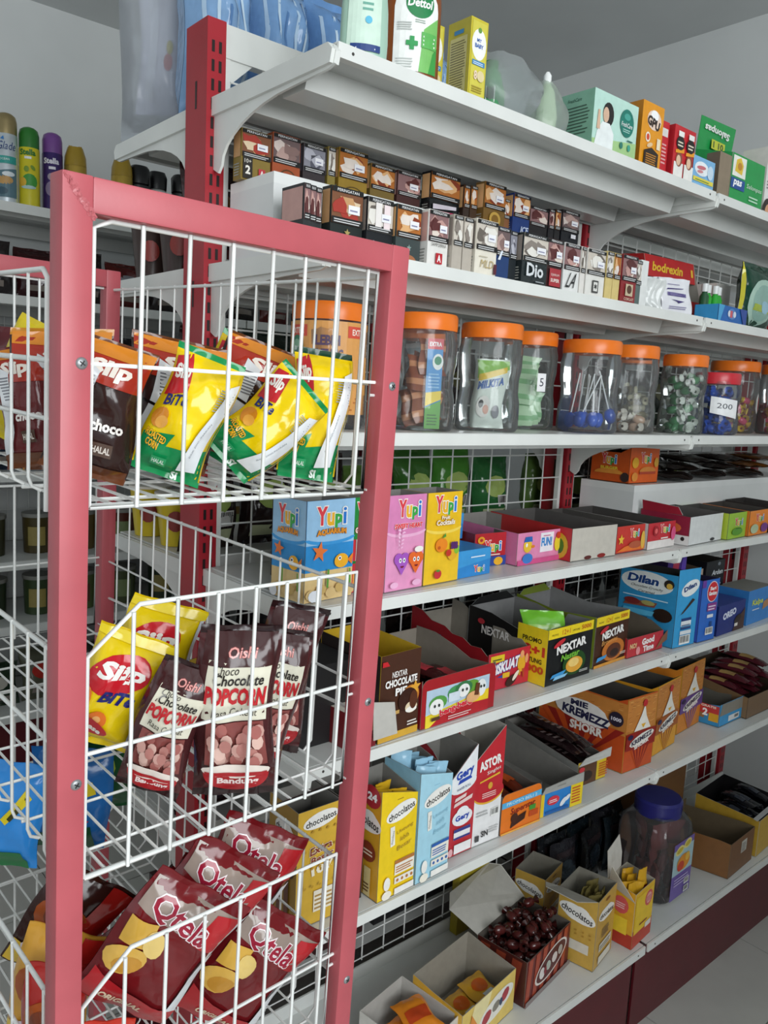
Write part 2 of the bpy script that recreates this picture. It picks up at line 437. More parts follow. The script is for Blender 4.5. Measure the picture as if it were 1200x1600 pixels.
for back in (0, 1):
    for zi, z in enumerate(LEV):
        for bay in range(2):
            o = sm if first else sm.copy()
            if not first: COL.objects.link(o); o.parent = g
            o.location = (bay*1.0 + (1.0 if back else 0), DD + D if back else 0, z); o.rotation_euler = (0, 0, math.pi if back else 0)
            first = False
        for i in range(3):
            if back == 0 and zi == 0 and i == 0: o = bm_
            else: o = bm_.copy(); COL.objects.link(o); o.parent = g
            o.location = (1.0*i, DD + D if back else 0, z); o.rotation_euler = (0, 0, math.pi if back else 0)
for back in (0, 1):                                    # deep base shelf with red kick plates
    for bay in range(2):
        b = MB(); y0, y1 = (-.022, D) if not back else (DD, DD+D+.022); x0, x1 = bay + .006, bay + .994
        f = y0 if not back else y1; s = 1 if not back else -1
        b.box(x0, min(f+s*.0065, y1 if not back else y0), ZB-.003, x1, max(f+s*.0065, y1 if not back else y0), ZB, SHADE)
        b.box(x0, min(f, f+s*.0045), ZB-.021, x1, max(f, f+s*.0045), ZB-.0006, WHT)
        for x in (x0+.03, x1-.03): b.tube([(x, f-s*.0006, ZB-.011), (x, f+s*.001, ZB-.011)], .0022, '#55524e:metal', 8)
        b.build('base_shelf_board', g)
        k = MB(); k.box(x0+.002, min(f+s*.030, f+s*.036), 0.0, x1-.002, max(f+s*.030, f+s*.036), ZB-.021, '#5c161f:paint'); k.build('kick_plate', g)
        if not back:
            k = MB(); k.box(x0, D-.012, ZB, x1, D-.008, ZB+.03, SHADE); k.build('back_rail', g)
for bay in range(2):
    x0 = bay + .03; b = wire_grid(x0, bay+.97, ZB+.02, 2.05, D+.012, .0612, .0555, .00165)
    for x in (bay+.024, bay+.972): b.box(x-.005, D+.008, ZB, x+.005, D+.020, 2.06, WHT)
    b.build('back_mesh', g)
    b = MB(); b.box(bay+.0165, D+.006, 2.035, bay+.9835, D+.026, 2.085, WHT)
    b.prism([(bay+.0165, 2.035), (bay+.07, 2.035), (bay+.0165, 1.985)], 'y', D+.010, D+.022, WHT); b.build('top_rail', g)

# ------------------------------------------------ white riser boxes on the shelves
def riser(x0, y0, z, x1, y1, h, label):
    r = thing('shelf_riser', label, 'riser', (x0, y0, z)); t = .016
    b = MB(); b.box(0, 0, h-t, x1-x0, y1-y0, h, '#eceeec:white'); b.build('top_board', r)
    b = MB(); b.box(0, 0, 0, t, y1-y0, h-t, '#e3e5e4:white'); b.build('side_board', r)
    b = MB(); b.box(x1-x0-t, 0, 0, x1-x0, y1-y0, h-t, '#e3e5e4:white'); b.build('side_board', r)
    b = MB(); b.box(t, 0, 0, x1-x0-t, t, h-t, '#e6e8e6:white'); b.build('front_board', r)
    return r
riser(.022, .172, ZC+.0006, .93, .300, .1245, 'long white wooden riser under the back row of cigarette packs')
riser(1.03, .148, ZY+.0006, 1.93, .300, .124, 'white wooden riser carrying an orange candy box on the right bay')

# ================================================================== shelving along the far wall
wu = thing('wall_shelving', 'white wire-backed wall shelving with aerosol cans on top at far left', 'shelving unit')
WY = 2.05; WZ = (2.085, 1.785, 1.49, 1.18, .865, .63, .3)
for i, z in enumerate(WZ):
    for bay in range(3):
        b = MB(); x0 = -.9 + 1.0*bay; e = .004
        b.box(x0+e, WY+.006, z-.003, x0+1-e, 2.45, z, SHADE); b.box(x0+e, WY, z-.032, x0+1-e, WY+.005, z-.0006, WHT)
        b.prism([(WY+.12, z-.003), (WY+.13, z-.025), (WY+.19, z-.025), (WY+.20, z-.003)], 'x', x0+.02, x0+.98, WHT)
        b.box(x0+e, 2.44, z-.05, x0+1-e, 2.452, z, WHT); b.build('shelf_board', wu)
for bay in range(3):
    wire_grid(-.88+bay, .08+bay, .1, 2.0, 2.462, .08, .08, .0018).build('back_mesh', wu)
for i in range(4):
    b = MB(); b.box(-.916+i, 2.45, 0, -.884+i, 2.50, 2.12, RED); b.build('post', wu)
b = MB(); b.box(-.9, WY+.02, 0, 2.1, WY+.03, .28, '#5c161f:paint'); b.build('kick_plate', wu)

# ================================================================== snack rack at the gondola's end
TB = .0266; RW = .399; RT = 1.6863; RB = .7312
RM = Matrix(((.9987152, -.05045673, .00469727, -.0328), (.05058696, .99814821, -.03378034, -.1386), (-.00298412, .03397456, .99941824, 0), (0, 0, 0, 1)))
RKR = '#bb5860:paint'
rk = thing('snack_rack', 'red tubular end rack with white wire baskets of snack bags in the foreground', 'display rack')
rk.matrix_world = RM
def tubebox(b, x0, y0, z0, x1, y1, z1, c, e=.0022):
    bm = bmesh.new(); bmesh.ops.create_cube(bm, size=1)
    for v in bm.verts: v.co = Vector(((x0+x1)/2 + v.co.x*(x1-x0), (y0+y1)/2 + v.co.y*(y1-y0), (z0+z1)/2 + v.co.z*(z1-z0)))
    bmesh.ops.bevel(bm, geom=bm.edges[:], offset=e, segments=2, affect='EDGES', profile=.6)
    b.add([v.co.copy() for v in bm.verts], [tuple(v.index for v in f.verts) for f in bm.faces], c) if not bm.verts.index_update() else 0
    bm.free(); return b
for y in (0, RB):
    for x in (-TB, -RW):
        tubebox(MB(), x, y, .015, x+TB, y+TB, RT, RKR).build('frame_post', rk, smooth=35)
    tubebox(MB(), -RW+TB*.98, y, RT-TB*1.12, -TB*.98, y+TB, RT-.0004, RKR).build('frame_rail', rk, smooth=35)
    tubebox(MB(), -RW+TB*.98, y, .12, -TB*.98, y+TB, .12+TB, RKR).build('frame_rail', rk, smooth=35)
b = MB()                                                # rough weld seam at the top corner
for i in range(9):
    a = i/8; x = -RW + .004 + (TB-.004)*a; z = RT - .004 - (TB*1.08)*a
    b.lathe([(.0, -.001), (.0018+.001*random.random(), 0), (0, .0012)], '#c0666c:paint', 7)
    for v in b.v[-28:]:
        v.x += x + random.uniform(-.0015, .0015); vz = v.z; v.z = z + (v.y)*1.6; v.y = -vz - .0003
b.build('weld_seam', rk)
for y in (-.0012, ):
    for x, zs in ((-.381, (1.532, 1.143, .748)), (-.012, (1.529, 1.139, .748))):
        for z in zs:
            b = MB(); b.lathe([(0, .0022), (.0035, .0020), (.0052, .0008), (.0055, 0)], '#9a9c9e:metal', 14)
            b.box(-.0028, -.0005, .0018, .0028, .0005, .0027, '#3a3a3a:metal'); b.box(-.0005, -.0028, .0018, .0005, .0028, .0027, '#3a3a3a:metal')
            o = b.build('screw', rk, smooth=40); o.location = (x, 0.0002, z); o.rotation_euler = (R_(90), R_(35), 0)
WR = .0021
def basket(zb, zm, zt, top=False):
    """one wire basket between the two end frames; rack-local x: 0 back .. -RW front"""
    bk = thing('basket', '', ''); del bk['label'], bk['category']; bk.name = 'basket'; bk.parent = rk
    xs, xe = -RW+.033, -.034; xf, xb = -RW+.012, -.012; ya, yb = TB*.55, RB+TB*.45
    ins = .034 if not top else .034
    vx = [xs + (xe-xs)*i/8 for i in range(9)] if False else [-.364, -.322, -.275, -.228, -.181, -.140, -.095, -.052]
    for ei, y in enumerate((ya, yb)):                   # end panels
        b = MB(); r = WR
        if top:
            out = [(xs, zb), (xs, zt-.008), (xs+.016, zt), (xe, zt), (xe, zb)]
            if ei: out = [(xs, zb), (xs, zt-.006), (xs+.006, zt), (xe+.02, zt), (xe+.026, zt-.006), (xe+.026, zb)]
        else: out = [(xs, zb), (xs, zt-.045), (xs+.052, zt), (xe, zt), (xe, zb)]
        b.tube([(x, y, z) for x, z in out], .0026, WIRE, 7, closed=True)
        for x in vx[1:]:
            ztop = zt if (top or x > xs+.052) else zt - .045*(1-(x-xs)/.052)
            b.tube([(x, y-.004, zb-.003), (x, y-.004, ztop+.001)], r, WIRE, 6)
        b.tube([(-RW+TB*.9, y, zm), (-TB*.9, y, zm)], r, WIRE, 6); b.tube([(-RW+TB*.9, y, zm-.015), (xs, y, zm-.015)], r*.9, WIRE, 6); b.tube([(-TB*.9, y, zm-.015), (xe, y, zm-.015)], r*.9, WIRE, 6)
        b.build('end_panel', bk, smooth=60)
    n = 15
    b = MB()                                            # back panel
    hb = zt - .002 if top else zt - .027
    b.tube([(xb, ya, hb), (xb, yb, hb)], .0026, WIRE, 7); b.tube([(xb, ya, (zb+hb)/2), (xb, yb, (zb+hb)/2)], .0018, WIRE, 5)
    if not top: b.tube([(xb+.001, ya, zb+.085), (xb+.001, yb, zb+.050)], .0024, WIRE, 5)
    for i in range(1, n+1):
        y = ya + (yb-ya)*i/(n+1); b.tube([(xb, y, hb+.003), (xb, y, zb+.012), (xb-.012, y, zb)], .0017, WIRE, 5)
    b.build('back_panel', bk, smooth=60)
    b = MB()                                            # front panel with rounded bottoms
    hf = zm if top else zt-.045
    for i in range(1, n+1):
        y = ya + (yb-ya)*i/(n+1)
        b.tube([(xf, y, hf+.003), (xf, y, zb+.014), (xf+.003, y, zb+.005), (xf+.012, y, zb)], .0018, WIRE, 6)
    b.tube([(xf+.002, ya+.03, hf), (xf+.002, yb-.03, hf)], .0027, WIRE, 7)
    b.tube([(xf+.002, ya+.03, zb+(hf-zb)*.58), (xf+.002, yb-.03, zb+(hf-zb)*.58)], .0024, WIRE, 6)
    if top:
        b.tube([(xf, ya+.046, zb-.012), (xf, ya+.046, 1.604), (xf, ya+.056, 1.612), (xf, yb-.056, 1.612), (xf, yb-.046, 1.604), (xf, yb-.046, zb-.012)], .0026, WIRE, 7)
        for i in range(1, 6): b.tube([(xf, ya+.046+(yb-ya-.09)*i/11*2 - .07, zm), (xf, ya+.046+(yb-ya-.09)*i/11*2 - .07, 1.614)], .0015, WIRE, 5)
    b.build('front_panel', bk, smooth=60)
    b = MB()                                            # wire floor
    for i in range(13):
        x = xf + .014 + (xb-xf-.028)*i/12; b.tube([(x, ya, zb), (x, yb, zb)], .0017, WIRE, 5)
    for i in range(1, n+1, 2):
        y = ya + (yb-ya)*i/(n+1); b.tube([(xf+.01, y, zb-.003), (xb-.01, y, zb-.003)], .0019, WIRE, 5)
    b.tube([(xs, ya, zb-.002), (xe, ya, zb-.002)], .0024, WIRE, 6)
    b.build('wire_floor', bk, smooth=60)
    return bk
basket(1.405, 1.532, 1.655, True)
basket(1.034, 1.163, 1.305)
basket(.655, .785, .932)
basket(.28, .41, .555)
# ================================================================== goods: helpers
EP = .0009
def skew(root, k):
    for ch in root.children:
        for v in ch.data.vertices: v.co.x += k*v.co.y
    return root
def ovalS(a, bb, f=None):
    """front of an oval bottle; u = x offset, v = height, f(v) = local width factor"""
    def S(u, v, o):
        k = f(v) if f else 1.0; q = max(0., 1-(u/(a*k))**2)
        return Vector((u, -bb*k*math.sqrt(q) - o, v))
    return S
def cylS(r, a0=0):
    def S(u, v, o): a = u/r + R_(a0); return Vector(((r+o)*math.sin(a), -(r+o)*math.cos(a), v))
    return S
def warn(p, u0, v0, u1, v1, pal, seed):
    """pictorial warning panel: a few soft blotches, black title strip and caption"""
    rn = random.Random(seed); p.rect(u0, v0, u1, v1, pal[0]); W_, H_ = u1-u0, v1-v0
    for i in range(5):
        a = u0+W_*rn.uniform(.2, .75); b_ = v0+H_*rn.uniform(.3, .65)
        k_ = rn.uniform(0, 6); p.poly([(min(u1-.0005, max(u0+.0005, a+W_*rn.uniform(.14, .42)*math.cos(k_+j*.79))), min(v1-H_*.13, max(v0+H_*.18, b_+H_*rn.uniform(.12, .34)*math.sin(k_+j*.79)))) for j in range(8)], pal[1+i % (len(pal)-1)])
    p.rect(u0, v1-H_*.13, u1, v1, '#141414'); p.text('PERINGATAN', (u0+u1)/2, v1-H_*.065, W_*.7, H_*.08, '#f2f2f2')
    p.rect(u0, v0, u1, v0+H_*.18, '#181818'); p.lines(u0+W_*.06, v0+H_*.03, u1-W_*.06, v0+H_*.16, 2, '#cfcfcf')

# ---------------- top shelf
def bottle_obj(name, label, x, y, z, rz, prof, sy, col, cat='bottle', seg=28, parts=()):
    r = thing(name, label, cat, (x, y, z), rz); b = MB(Matrix.Diagonal((1, sy, 1, 1))); b.lathe(prof, col, seg); b.build('body', r, smooth=40)
    return r
prof = [(0, 0), (.030, 0), (.033, .006), (.034, .03), (.033, .07), (.030, .10), (.028, .12), (.030, .14), (.026, .165), (.014, .178), (.014, .19)]
r = bottle_obj('hand_wash_bottle', 'clear pale green hand wash bottle at the left end of the top shelf', .082, .045, ZT+EP, -28, prof, .62, '#a9cbb9:plastic')
b = MB(); b.lathe([(.0, .19), (.016, .19), (.016, .205), (.006, .206), (.005, .225), (0, .225)], '#eef0f0:plastic', 16); b.build('pump', r, smooth=40)
fw = lambda v: 1.0 if v < .09 else 1 - .12*min(1, (v-.09)/.04)
p = Print(ovalS(.034, .021, fw)); p.o = .0006
p.q4([(-.027, .012), (.02, .012), (.02, .118), (-.024, .118)], '#cfe6d6', 8, 4); p.ell(.004, .100, .0145, .011, '#1f4fa5', 20); p.text('Carex', .004, .100, .024, .009, '#ffffff', shear=.2, bold=.02)
p.lines(-.007, .064, .009, .078, 2, '#6aa896'); p.ell(.002, .052, .005, .005, '#57b7d8', 12); p.rect(-.022, .012, .02, .021, '#1e3c7d', 6); p.lines(-.015, .0145, .015, .0185, 1, '#e8ecf4'); p.done(r, 'label')
prof = [(0, 0), (.040, 0), (.043, .006), (.043, .11), (.042, .125), (.036, .145), (.022, .160), (.015, .165), (.015, .178)]
r = bottle_obj('antiseptic_bottle', 'brown antiseptic bottle with green and white label on the top shelf', .176, .052, ZT+EP, -24, prof, .62, '#8a4b22:plastic')
b = MB(); b.lathe([(0, .178), (.018, .178), (.018, .20), (0, .201)], '#f0f2f0:plastic', 18); b.build('cap', r, smooth=40)
p = Print(ovalS(.0432, .0268)); p.o = .0006
P = [(-.033+.0066*i, .012) for i in range(11)] + [(.033, .035), (.033, .06), (.033, .085)] + [(.033*math.cos(a), .098+.032*math.sin(a)) for a in (0, .35, .7, 1.05, 1.4, 1.74, 2.09, 2.44, 2.79, 3.14)] + [(-.033, .085), (-.033, .06), (-.033, .035)]
p.poly(P, '#f4f5f2'); p.q4([(.004, .012), (.033, .012), (.033, .09), (.010, .07)], '#7cc268', 6, 4); p.q4([(.020, .012), (.033, .012), (.033, .05), (.026, .04)], '#3f9d46', 4, 3)
p.ell(.003, .104, .0215, .0205, '#178046', 26); p.text('Dettol', .003, .104, .037, .012, '#ffffff', bold=.03, shear=.1)
p.lines(-.004, .0775, .013, .083, 2, '#9aa69a'); p.rect(.0065, .045, .031, .066, '#5fb65a', 4); p.lines(.009, .048, .029, .064, 3, '#e9f6e4')
p.rect(-.011, .040, -.0045, .058, '#1f9a4e', 2); p.rect(-.0165, .0455, .001, .052, '#1f9a4e', 3); p.lines(-.029, .066, -.008, .078, 4, '#b9bdb9'); p.lines(-.029, .016, -.004, .030, 4, '#c6cac6'); p.done(r, 'label')
def baby(x, y, rot, label):
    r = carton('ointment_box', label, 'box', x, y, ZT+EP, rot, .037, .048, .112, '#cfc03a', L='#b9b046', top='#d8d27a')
    def f(p):
        p.rect(.003, .004, .034, .108, '#d6cc52'); p.ell(.0185, .076, .0155, .022, '#f7f7f2', 20); p.text('MY', .0185, .082, .010, .005, '#2b62b5', bold=.03); p.text('BABY', .0185, .074, .018, .006, '#2b62b5', bold=.03)
        p.ell(.0185, .096, .004, .004, '#6a9a4a', 8); p.rect(.005, .046, .032, .053, '#3f8ac2'); p.lines(.007, .047, .030, .052, 2, '#dbe9f4'); p.text('8', .013, .032, .007, .013, '#f1d9c0', bold=.03); p.ell(.024, .032, .008, .008, '#e7d6a4', 12); p.lines(.006, .008, .030, .018, 3, '#b09a3a')
    pr(r, .037, .048, .112, 'F', f)
    pr(r, .037, .048, .112, 'L', lambda p: (p.rect(.006, .006, .042, .088, '#c9c58a'), p.lines(.008, .010, .040, .084, 20, '#77734f'), p.rect(.014, .092, .034, .098, '#3f8ac2')))
baby(.258, .012, 0, 'yellow baby ointment box standing beside the clear plastic bag')
baby(.2215, .070, 0, 'yellow baby ointment box half hidden behind the brown antiseptic bottle')
for i, (x, y) in enumerate(((.352, .055), (.392, .085))):
    r = thing('green_bottle', ['small green bottle with barcode label at the front of the clear bag', 'small green bottle standing at the back of the clear bag'][i], 'bottle', (x, y, ZT+EP), -35, 'green bottles inside the plastic bag')
    b = MB(); b.lathe([(0, 0), (.018, 0), (.0195, .004), (.0195, .055), (.015, .068), (.010, .072)], '#4f9a5c:plastic', 20); b.build('body', r, smooth=40)
    b = MB(); b.lathe([(.0115, .070), (.0115, .084), (0, .085)], '#3f8f4a:plastic', 16); b.build('cap', r, smooth=40)
    p = Print(cylS(.0195)); p.o = .0006; p.rect(-.015, .012, .015, .05, '#3d8a57', 6); p.bars(-.010, .018, .004, .042); p.done(r, 'label')
def crumple(name, label, cat, x, y, z, rx, ry, h, col, seed, amp=.12, n=20, m=14, top=.25, group=None, holes=0):
    """crumpled plastic bag: open shell with folds"""
    rn = random.Random(seed); ph = [rn.uniform(0, 6.28) for _ in range(6)]; b = MB(); V = []; F = []
    for j in range(m+1):
        t = j/m; base = (math.sin(math.pi*min(1, t*.62+.18)))**.7*(1-top*t*t)
        for i in range(n):
            a = 2*math.pi*i/n; k = base*(1 + amp*math.sin(3*a+ph[0]+3*t)+amp*.7*math.sin(7*a+ph[1]-5*t)+amp*.5*math.sin(11*a+ph[2]+9*t))
            V.append((rx*k*math.cos(a), ry*k*math.sin(a), max(0, h*t*(1+.12*amp*math.sin(4*a+ph[3]))) if j else 0))
    for j in range(m):
        F += [(j*n+i, j*n+(i+1) % n, (j+1)*n+(i+1) % n, (j+1)*n+i) for i in range(n)]
    b.add(V, F, col); b.add([Vector(v)*1.0 for v in V[:n]], [tuple(range(n-1, -1, -1))], col)
    o = b.build(name, None, smooth=70); o.location = (x, y, z); return tag(o, label, cat, group)
crumple('plastic_bag', 'clear crumpled plastic bag around green bottles on the top shelf', 'plastic bag', .395, .075, ZT+EP, .075, .062, .105, '#e8eef0:poly', 3)
crumple('plastic_bag', 'pale green tinted plastic bag with a white tip beside the mint green box', 'plastic bag', .505, .070, ZT+EP, .042, .05, .10, '#e2ece0:poly', 9, .10, top=.75)
r = thing('soap_refill', 'pale green refill pouch with white spout inside the tinted bag', 'pouch', (.506, .066, ZT+EP), -30)
b = MB(); b.lathe([(0, .001), (.018, .001), (.020, .04), (.014, .08), (.006, .095)], '#d3e3ca:film', 14, sq=3); b.build('pouch_body', r, smooth=45)
b = MB(); b.lathe([(.007, .094), (.007, .108), (.003, .114), (0, .114)], '#f2f4f2:plastic', 12); b.build('spout', r, smooth=40)
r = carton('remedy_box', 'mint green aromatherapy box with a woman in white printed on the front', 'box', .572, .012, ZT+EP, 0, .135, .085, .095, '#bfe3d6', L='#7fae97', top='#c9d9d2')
def f(p):
    p.q4([(0, 0), (.135, 0), (.135, .03), (0, .012)], '#a9cf8e', 1, 1); p.ell(.043, .060, .0165, .020, '#23201f', 16); p.ell(.036, .058, .009, .013, '#dcb79c', 12)
    p.poly([(.006, .002), (.062, .002), (.062, .030), (.048, .045), (.026, .045), (.012, .026)], '#eef3f2'); p.q4([(.010, .03), (.020, .03), (.018, .062), (.012, .062)], '#dcb79c')
    p.ell(.100, .058, .0215, .024, '#1f7a6b', 24); p.ell(.100, .069, .010, .006, '#4aa596', 12); p.text('FreshCare', .100, .055, .034, .008, '#ffffff', shear=.2); p.lines(.088, .042, .112, .049, 2, '#a9d6cb')
    p.lines(.104, .028, .122, .033, 1, '#2a6b5d'); p.ell(.086, .017, .005, .006, '#2f7f6e', 10); p.ell(.110, .017, .005, .006, '#3fa08a', 10)
pr(r, .135, .085, .095, 'F', f)
pr(r, .135, .085, .095, 'L', lambda p: (p.text('FreshCare', .043, .082, .030, .006, '#23463c', shear=.2), p.lines(.008, .012, .078, .074, 11, '#41594c', .35, .4)))
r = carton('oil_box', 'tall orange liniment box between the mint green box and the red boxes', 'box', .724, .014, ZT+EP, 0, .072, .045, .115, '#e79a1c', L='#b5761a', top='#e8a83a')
def f(p):
    p.ell(.040, .086, .024, .018, '#f2d7c4', 14); p.ell(.040, .094, .013, .010, '#ffffff', 12); p.text('GPU', .038, .081, .042, .018, '#2a1a10', rot=-12, bold=.05); p.ell(.022, .053, .008, .009, '#f6efe0', 14); p.ell(.022, .053, .005, .006, '#d84a2a', 12)
    for i in range(3): p.ell(.030, .040-.012*i, .010, .004, '#e8c79a', 10, 20)
    p.rect(.052, .036, .064, .056, '#f1e2c0'); p.poly([(.012, .002), (.060, .002), (.060, .028), (.036, .036), (.012, .028)], '#2a1c12'); p.lines(.018, .006, .054, .026, 5, '#c7852c')
pr(r, .072, .045, .115, 'F', f); pr(r, .072, .045, .115, 'L', lambda p: p.text('CREAM', .022, .055, .085, .026, '#3a2410', rot=90, bold=.04))
r = carton('red_pack', 'narrow red pack pressed against the orange liniment box', 'box', .800, .02, ZT+EP, 0, .028, .05, .098, '#c9252f'); pr(r, .028, .05, .098, 'F', lambda p: (p.rect(.004, .07, .024, .085, '#e2e0da'), p.lines(.006, .02, .022, .06, 6, '#e8a9a9')))
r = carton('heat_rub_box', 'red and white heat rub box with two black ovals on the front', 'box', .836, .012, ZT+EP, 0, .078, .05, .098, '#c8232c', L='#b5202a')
def f(p):
    for cx in (.022, .058):
        p.rect(cx-.017, .002, cx+.017, .030, '#f2f0ea'); p.ell(cx, .036, .012, .014, '#8a4a32', 12); p.ell(cx-.002, .034, .008, .010, '#e9c3a4', 12); p.poly([(cx-.015, .046), (cx+.016, .050), (cx+.016, .058), (cx-.015, .052)], '#f0a020')
        p.ell(cx, .066, .015, .013, '#1a1512', 18); p.lines(cx-.010, .060, cx+.010, .072, 2, '#e8dcc4'); p.rect(cx-.010, .078, cx+.010, .088, '#f4f2ee')
pr(r, .078, .05, .098, 'F', f); pr(r, .078, .05, .098, 'L', lambda p: p.q4([(.020, .015), (.030, .015), (.030, .085), (.020, .085)], '#e8c4c0'))
r = carton('blue_pack', 'light blue plaster box with an open grey flap near the bay joint', 'box', .912, .012, ZT+EP, 0, .088, .05, .058, '#7fb8e2', open_=True, hf=.058, hb=.06, flaps=[([(.03, .049, .06), (.088, .049, .06), (.088, .055, .098), (.05, .055, .098)], '#3d5fae', '#8d9298')])
pr(r, .088, .05, .058, 'F', lambda p: (p.ell(.036, .036, .028, .014, '#eef4f8', 18), p.ell(.034, .038, .018, .004, '#d0707a', 12, 5), p.ell(.030, .030, .012, .003, '#d88a90', 10, 5), p.ell(.070, .034, .012, .014, '#c9dff0', 14), p.rect(.004, .010, .084, .018, '#e8d84a'), p.lines(.012, .012, .074, .0165, 1, '#6a8a3a')))
carton('white_pack', 'plain white pack standing behind the light blue plaster box', 'box', .93, .075, ZT+EP, 0, .05, .05, .10, '#e6e8e8')
r = carton('bandage_box', 'blue and white box with a square emblem beside the brown card', 'box', 1.03, .072, ZT+EP, 0, .07, .05, .098, '#e4ebf2', L='#3a55a8', open_=True, hf=.075, hb=.098)
pr(r, .07, .05, .098, 'F', lambda p: (p.poly([(0, .098*.6), (.03, .075), (0, .075)], '#2f55b0'), p.rect(.018, .012, .056, .05, '#2c3f8a'), p.rect(.024, .018, .050, .044, '#e4ebf2')))
r = carton('brown_card_box', 'brown cardboard tray turned on edge in front of the green box', 'box', 1.020, .014, ZT+EP, 0, .05, .03, .088, '#8d7d68', L='#6d5f4e')
r = carton('plaster_display_box', 'green pain patch display box with a tall raised back card', 'box', 1.073, .014, ZT+EP, 0, .15, .09, .10, '#1f9a4c', Rt='#1d9048', open_=True, hf=.098, hb=.12,
           flaps=[([(.0, .088, .115), (.15, .088, .115), (.155, .082, .195), (.0, .082, .19)], '#1f9a4c', '#1c8a44')])
def f(p):
    p.rect(.004, .052, .062, .094, '#f3f3ea'); p.poly([(.014, .062), (.046, .058), (.05, .078), (.036, .092), (.018, .086)], '#e8c23a'); p.ell(.034, .074, .010, .008, '#c98a2a', 12); p.rect(.0, .026, .062, .048, '#1f4f96'); p.text('pas', .030, .037, .036, .016, '#ffffff', shear=.2, bold=.03)
    p.text('Salonpas', .106, .040, .07, .012, '#dff2e2', rot=0, shear=.2); p.lines(.085, .012, .13, .026, 2, '#bfe6c8')
pr(r, .15, .09, .10, 'F', f)
q = Print(lambda u, v, o: Vector((u, .0815-o, .115+v))); q.text('Salonpas', .072, .056, .11, .020, '#f2f7f0', rot=180, shear=.2, bold=.03); q.rect(.05, .016, .11, .036, '#c9cf3a'); q.text('1 10', .08, .026, .045, .014, '#2a4a2a', bold=.03); q.done(r)
r = carton('white_photo_box', 'white box with dark portrait print at the right edge of the top shelf', 'box', 1.232, .014, ZT+EP, 0, .11, .06, .145, '#e9e6e2', L='#d8d4cf', top='#2a2624')
pr(r, .11, .06, .145, 'F', lambda p: (p.rect(0, .128, .11, .145, '#2a2624'), p.text('KO', .024, .085, .03, .014, '#3a3634', bold=.03), p.lines(.006, .055, .09, .075, 3, '#8a8684'), p.ell(.018, .006, .022, .028, '#2a1a14', 16, a0=0, a1=180), p.ell(.022, .004, .014, .018, '#d9a27a', 14, a0=0, a1=180)))

# ---------------- cigarette packs
PALB = [['#7d4f34', '#c89a6a', '#a8382c', '#e0c9a8'], ['#6d5a5a', '#b89a92', '#8a6f6a', '#d8c8c0'], ['#8a8a94', '#5a5a66', '#b8b8c2', '#4a4a52'], ['#b06a2c', '#e2b07a', '#e8dcd2', '#8a3a20'], ['#8d6a6a', '#c49a92', '#5a2a2a', '#e6d8cc'], ['#cfc6ba', '#8a8078', '#e8e4dc', '#6a625a']]
def pack(x, y, z, rot, wd, h, col, pal, label, extra=None, d=.022, side=None, split=.45, price=True, seed=1):
    r = carton('cigarette_pack', label, 'cigarette pack', x, y, z, rot, wd, d, h, col, L=side or col, top='#d8d8d4', group='cigarette packs on the shelf')
    def f(p):
        warn(p, .001, h*split, wd-.001, h*.985, PALB[pal], seed)
        if extra: extra(p)
        if price: p.rect(wd*.5, h*.62, wd*.86, h*.75, '#f0f0f4'); p.lines(wd*.55, h*.66, wd*.8, h*.71, 1, '#8a8aa8')
    pr(r, wd, d, h, 'F', f)
    pr(r, wd, d, h, 'L', lambda p: (p.rect(.002, h*split, d-.002, h*.95, PALB[pal][1]), p.lines(.004, h*.08, d-.004, h*.35, 5, '#9a9a94')))
    return r
FR, BK = ZC+EP, ZC+.1255
T = lambda s, cu, cv, w_, h_, c, **k: (lambda p: p.text(s, cu, cv, w_, h_, c, **k))
for i in range(3):
    pack(.004+.0125*i, .065+.004*i, FR, 0, .0115, .088, '#2a2c2e', 4, ['black pack standing edge-on, outermost of three beside the riser', 'black pack standing edge-on, middle one of three beside the riser', 'black pack standing edge-on, innermost of three beside the riser'][i], d=.055, price=False)
pack(.046, .058, FR, 0, .058, .092, '#1d2422', 0, 'large black-green cigarette pack with gold crown, front row left', lambda p: (p.star(.029, .030, .006, '#a8965a', 5), p.text('DJARUM', .029, .020, .02, .003, '#b8a66a'), p.ell(.029, .004, .018, .006, '#a8643a', 16, a0=0, a1=180)), seed=11)
pack(.106, .050, FR, 0, .050, .087, '#14171c', 5, 'black cigarette pack with two folded paper slips on it', lambda p: (p.rect(.014, .046, .026, .080, '#ece6e2'), p.rect(.030, .045, .042, .079, '#f0dfe0'), p.ell(.012, .020, .004, .006, '#c9b8d8', 8), p.ell(.032, .016, .003, .003, '#b05a6a', 8)), seed=12)
pack(.158, .044, FR, 0, .050, .085, '#3c4646', 3, 'grey-green cigarette pack with gold arc beside the folded slips', lambda p: (p.ell(.025, .004, .016, .010, '#a86a44', 16, a0=0, a1=180), p.star(.025, .024, .005, '#8aa09a')), seed=13)
pack(.2105, .030, FR, 0, .043, .085, '#e9e7e2', 4, 'white cigarette pack with red emblem behind the rack corner', lambda p: (p.text('SAMPOERNA', .022, .034, .032, .005, '#5a5652'), p.rect(.016, .006, .030, .022, '#b8202c'), p.text('A', .023, .014, .008, .011, '#ffffff', bold=.03)), seed=14)
for i in range(2):
    pack(.256+.023*i, .022, FR, 0, .021, .084, '#b9b0a4', 5, ['beige pack edge-on, nearest the white emblem pack', 'beige pack edge-on, nearest the cream pack'][i], d=.052, price=False, seed=15+i)
pack(.3035, .018, FR, 0, .050, .086, '#e7e1d2', 5, 'cream cigarette pack with gold lettering and foil shine', lambda p: (p.text('MLD', .027, .018, .030, .012, '#b9a26a', shear=.2), p.lines(.008, .028, .030, .031, 1, '#c9c0aa'), p.rect(.042, .004, .049, .020, '#5a2430')), seed=17)
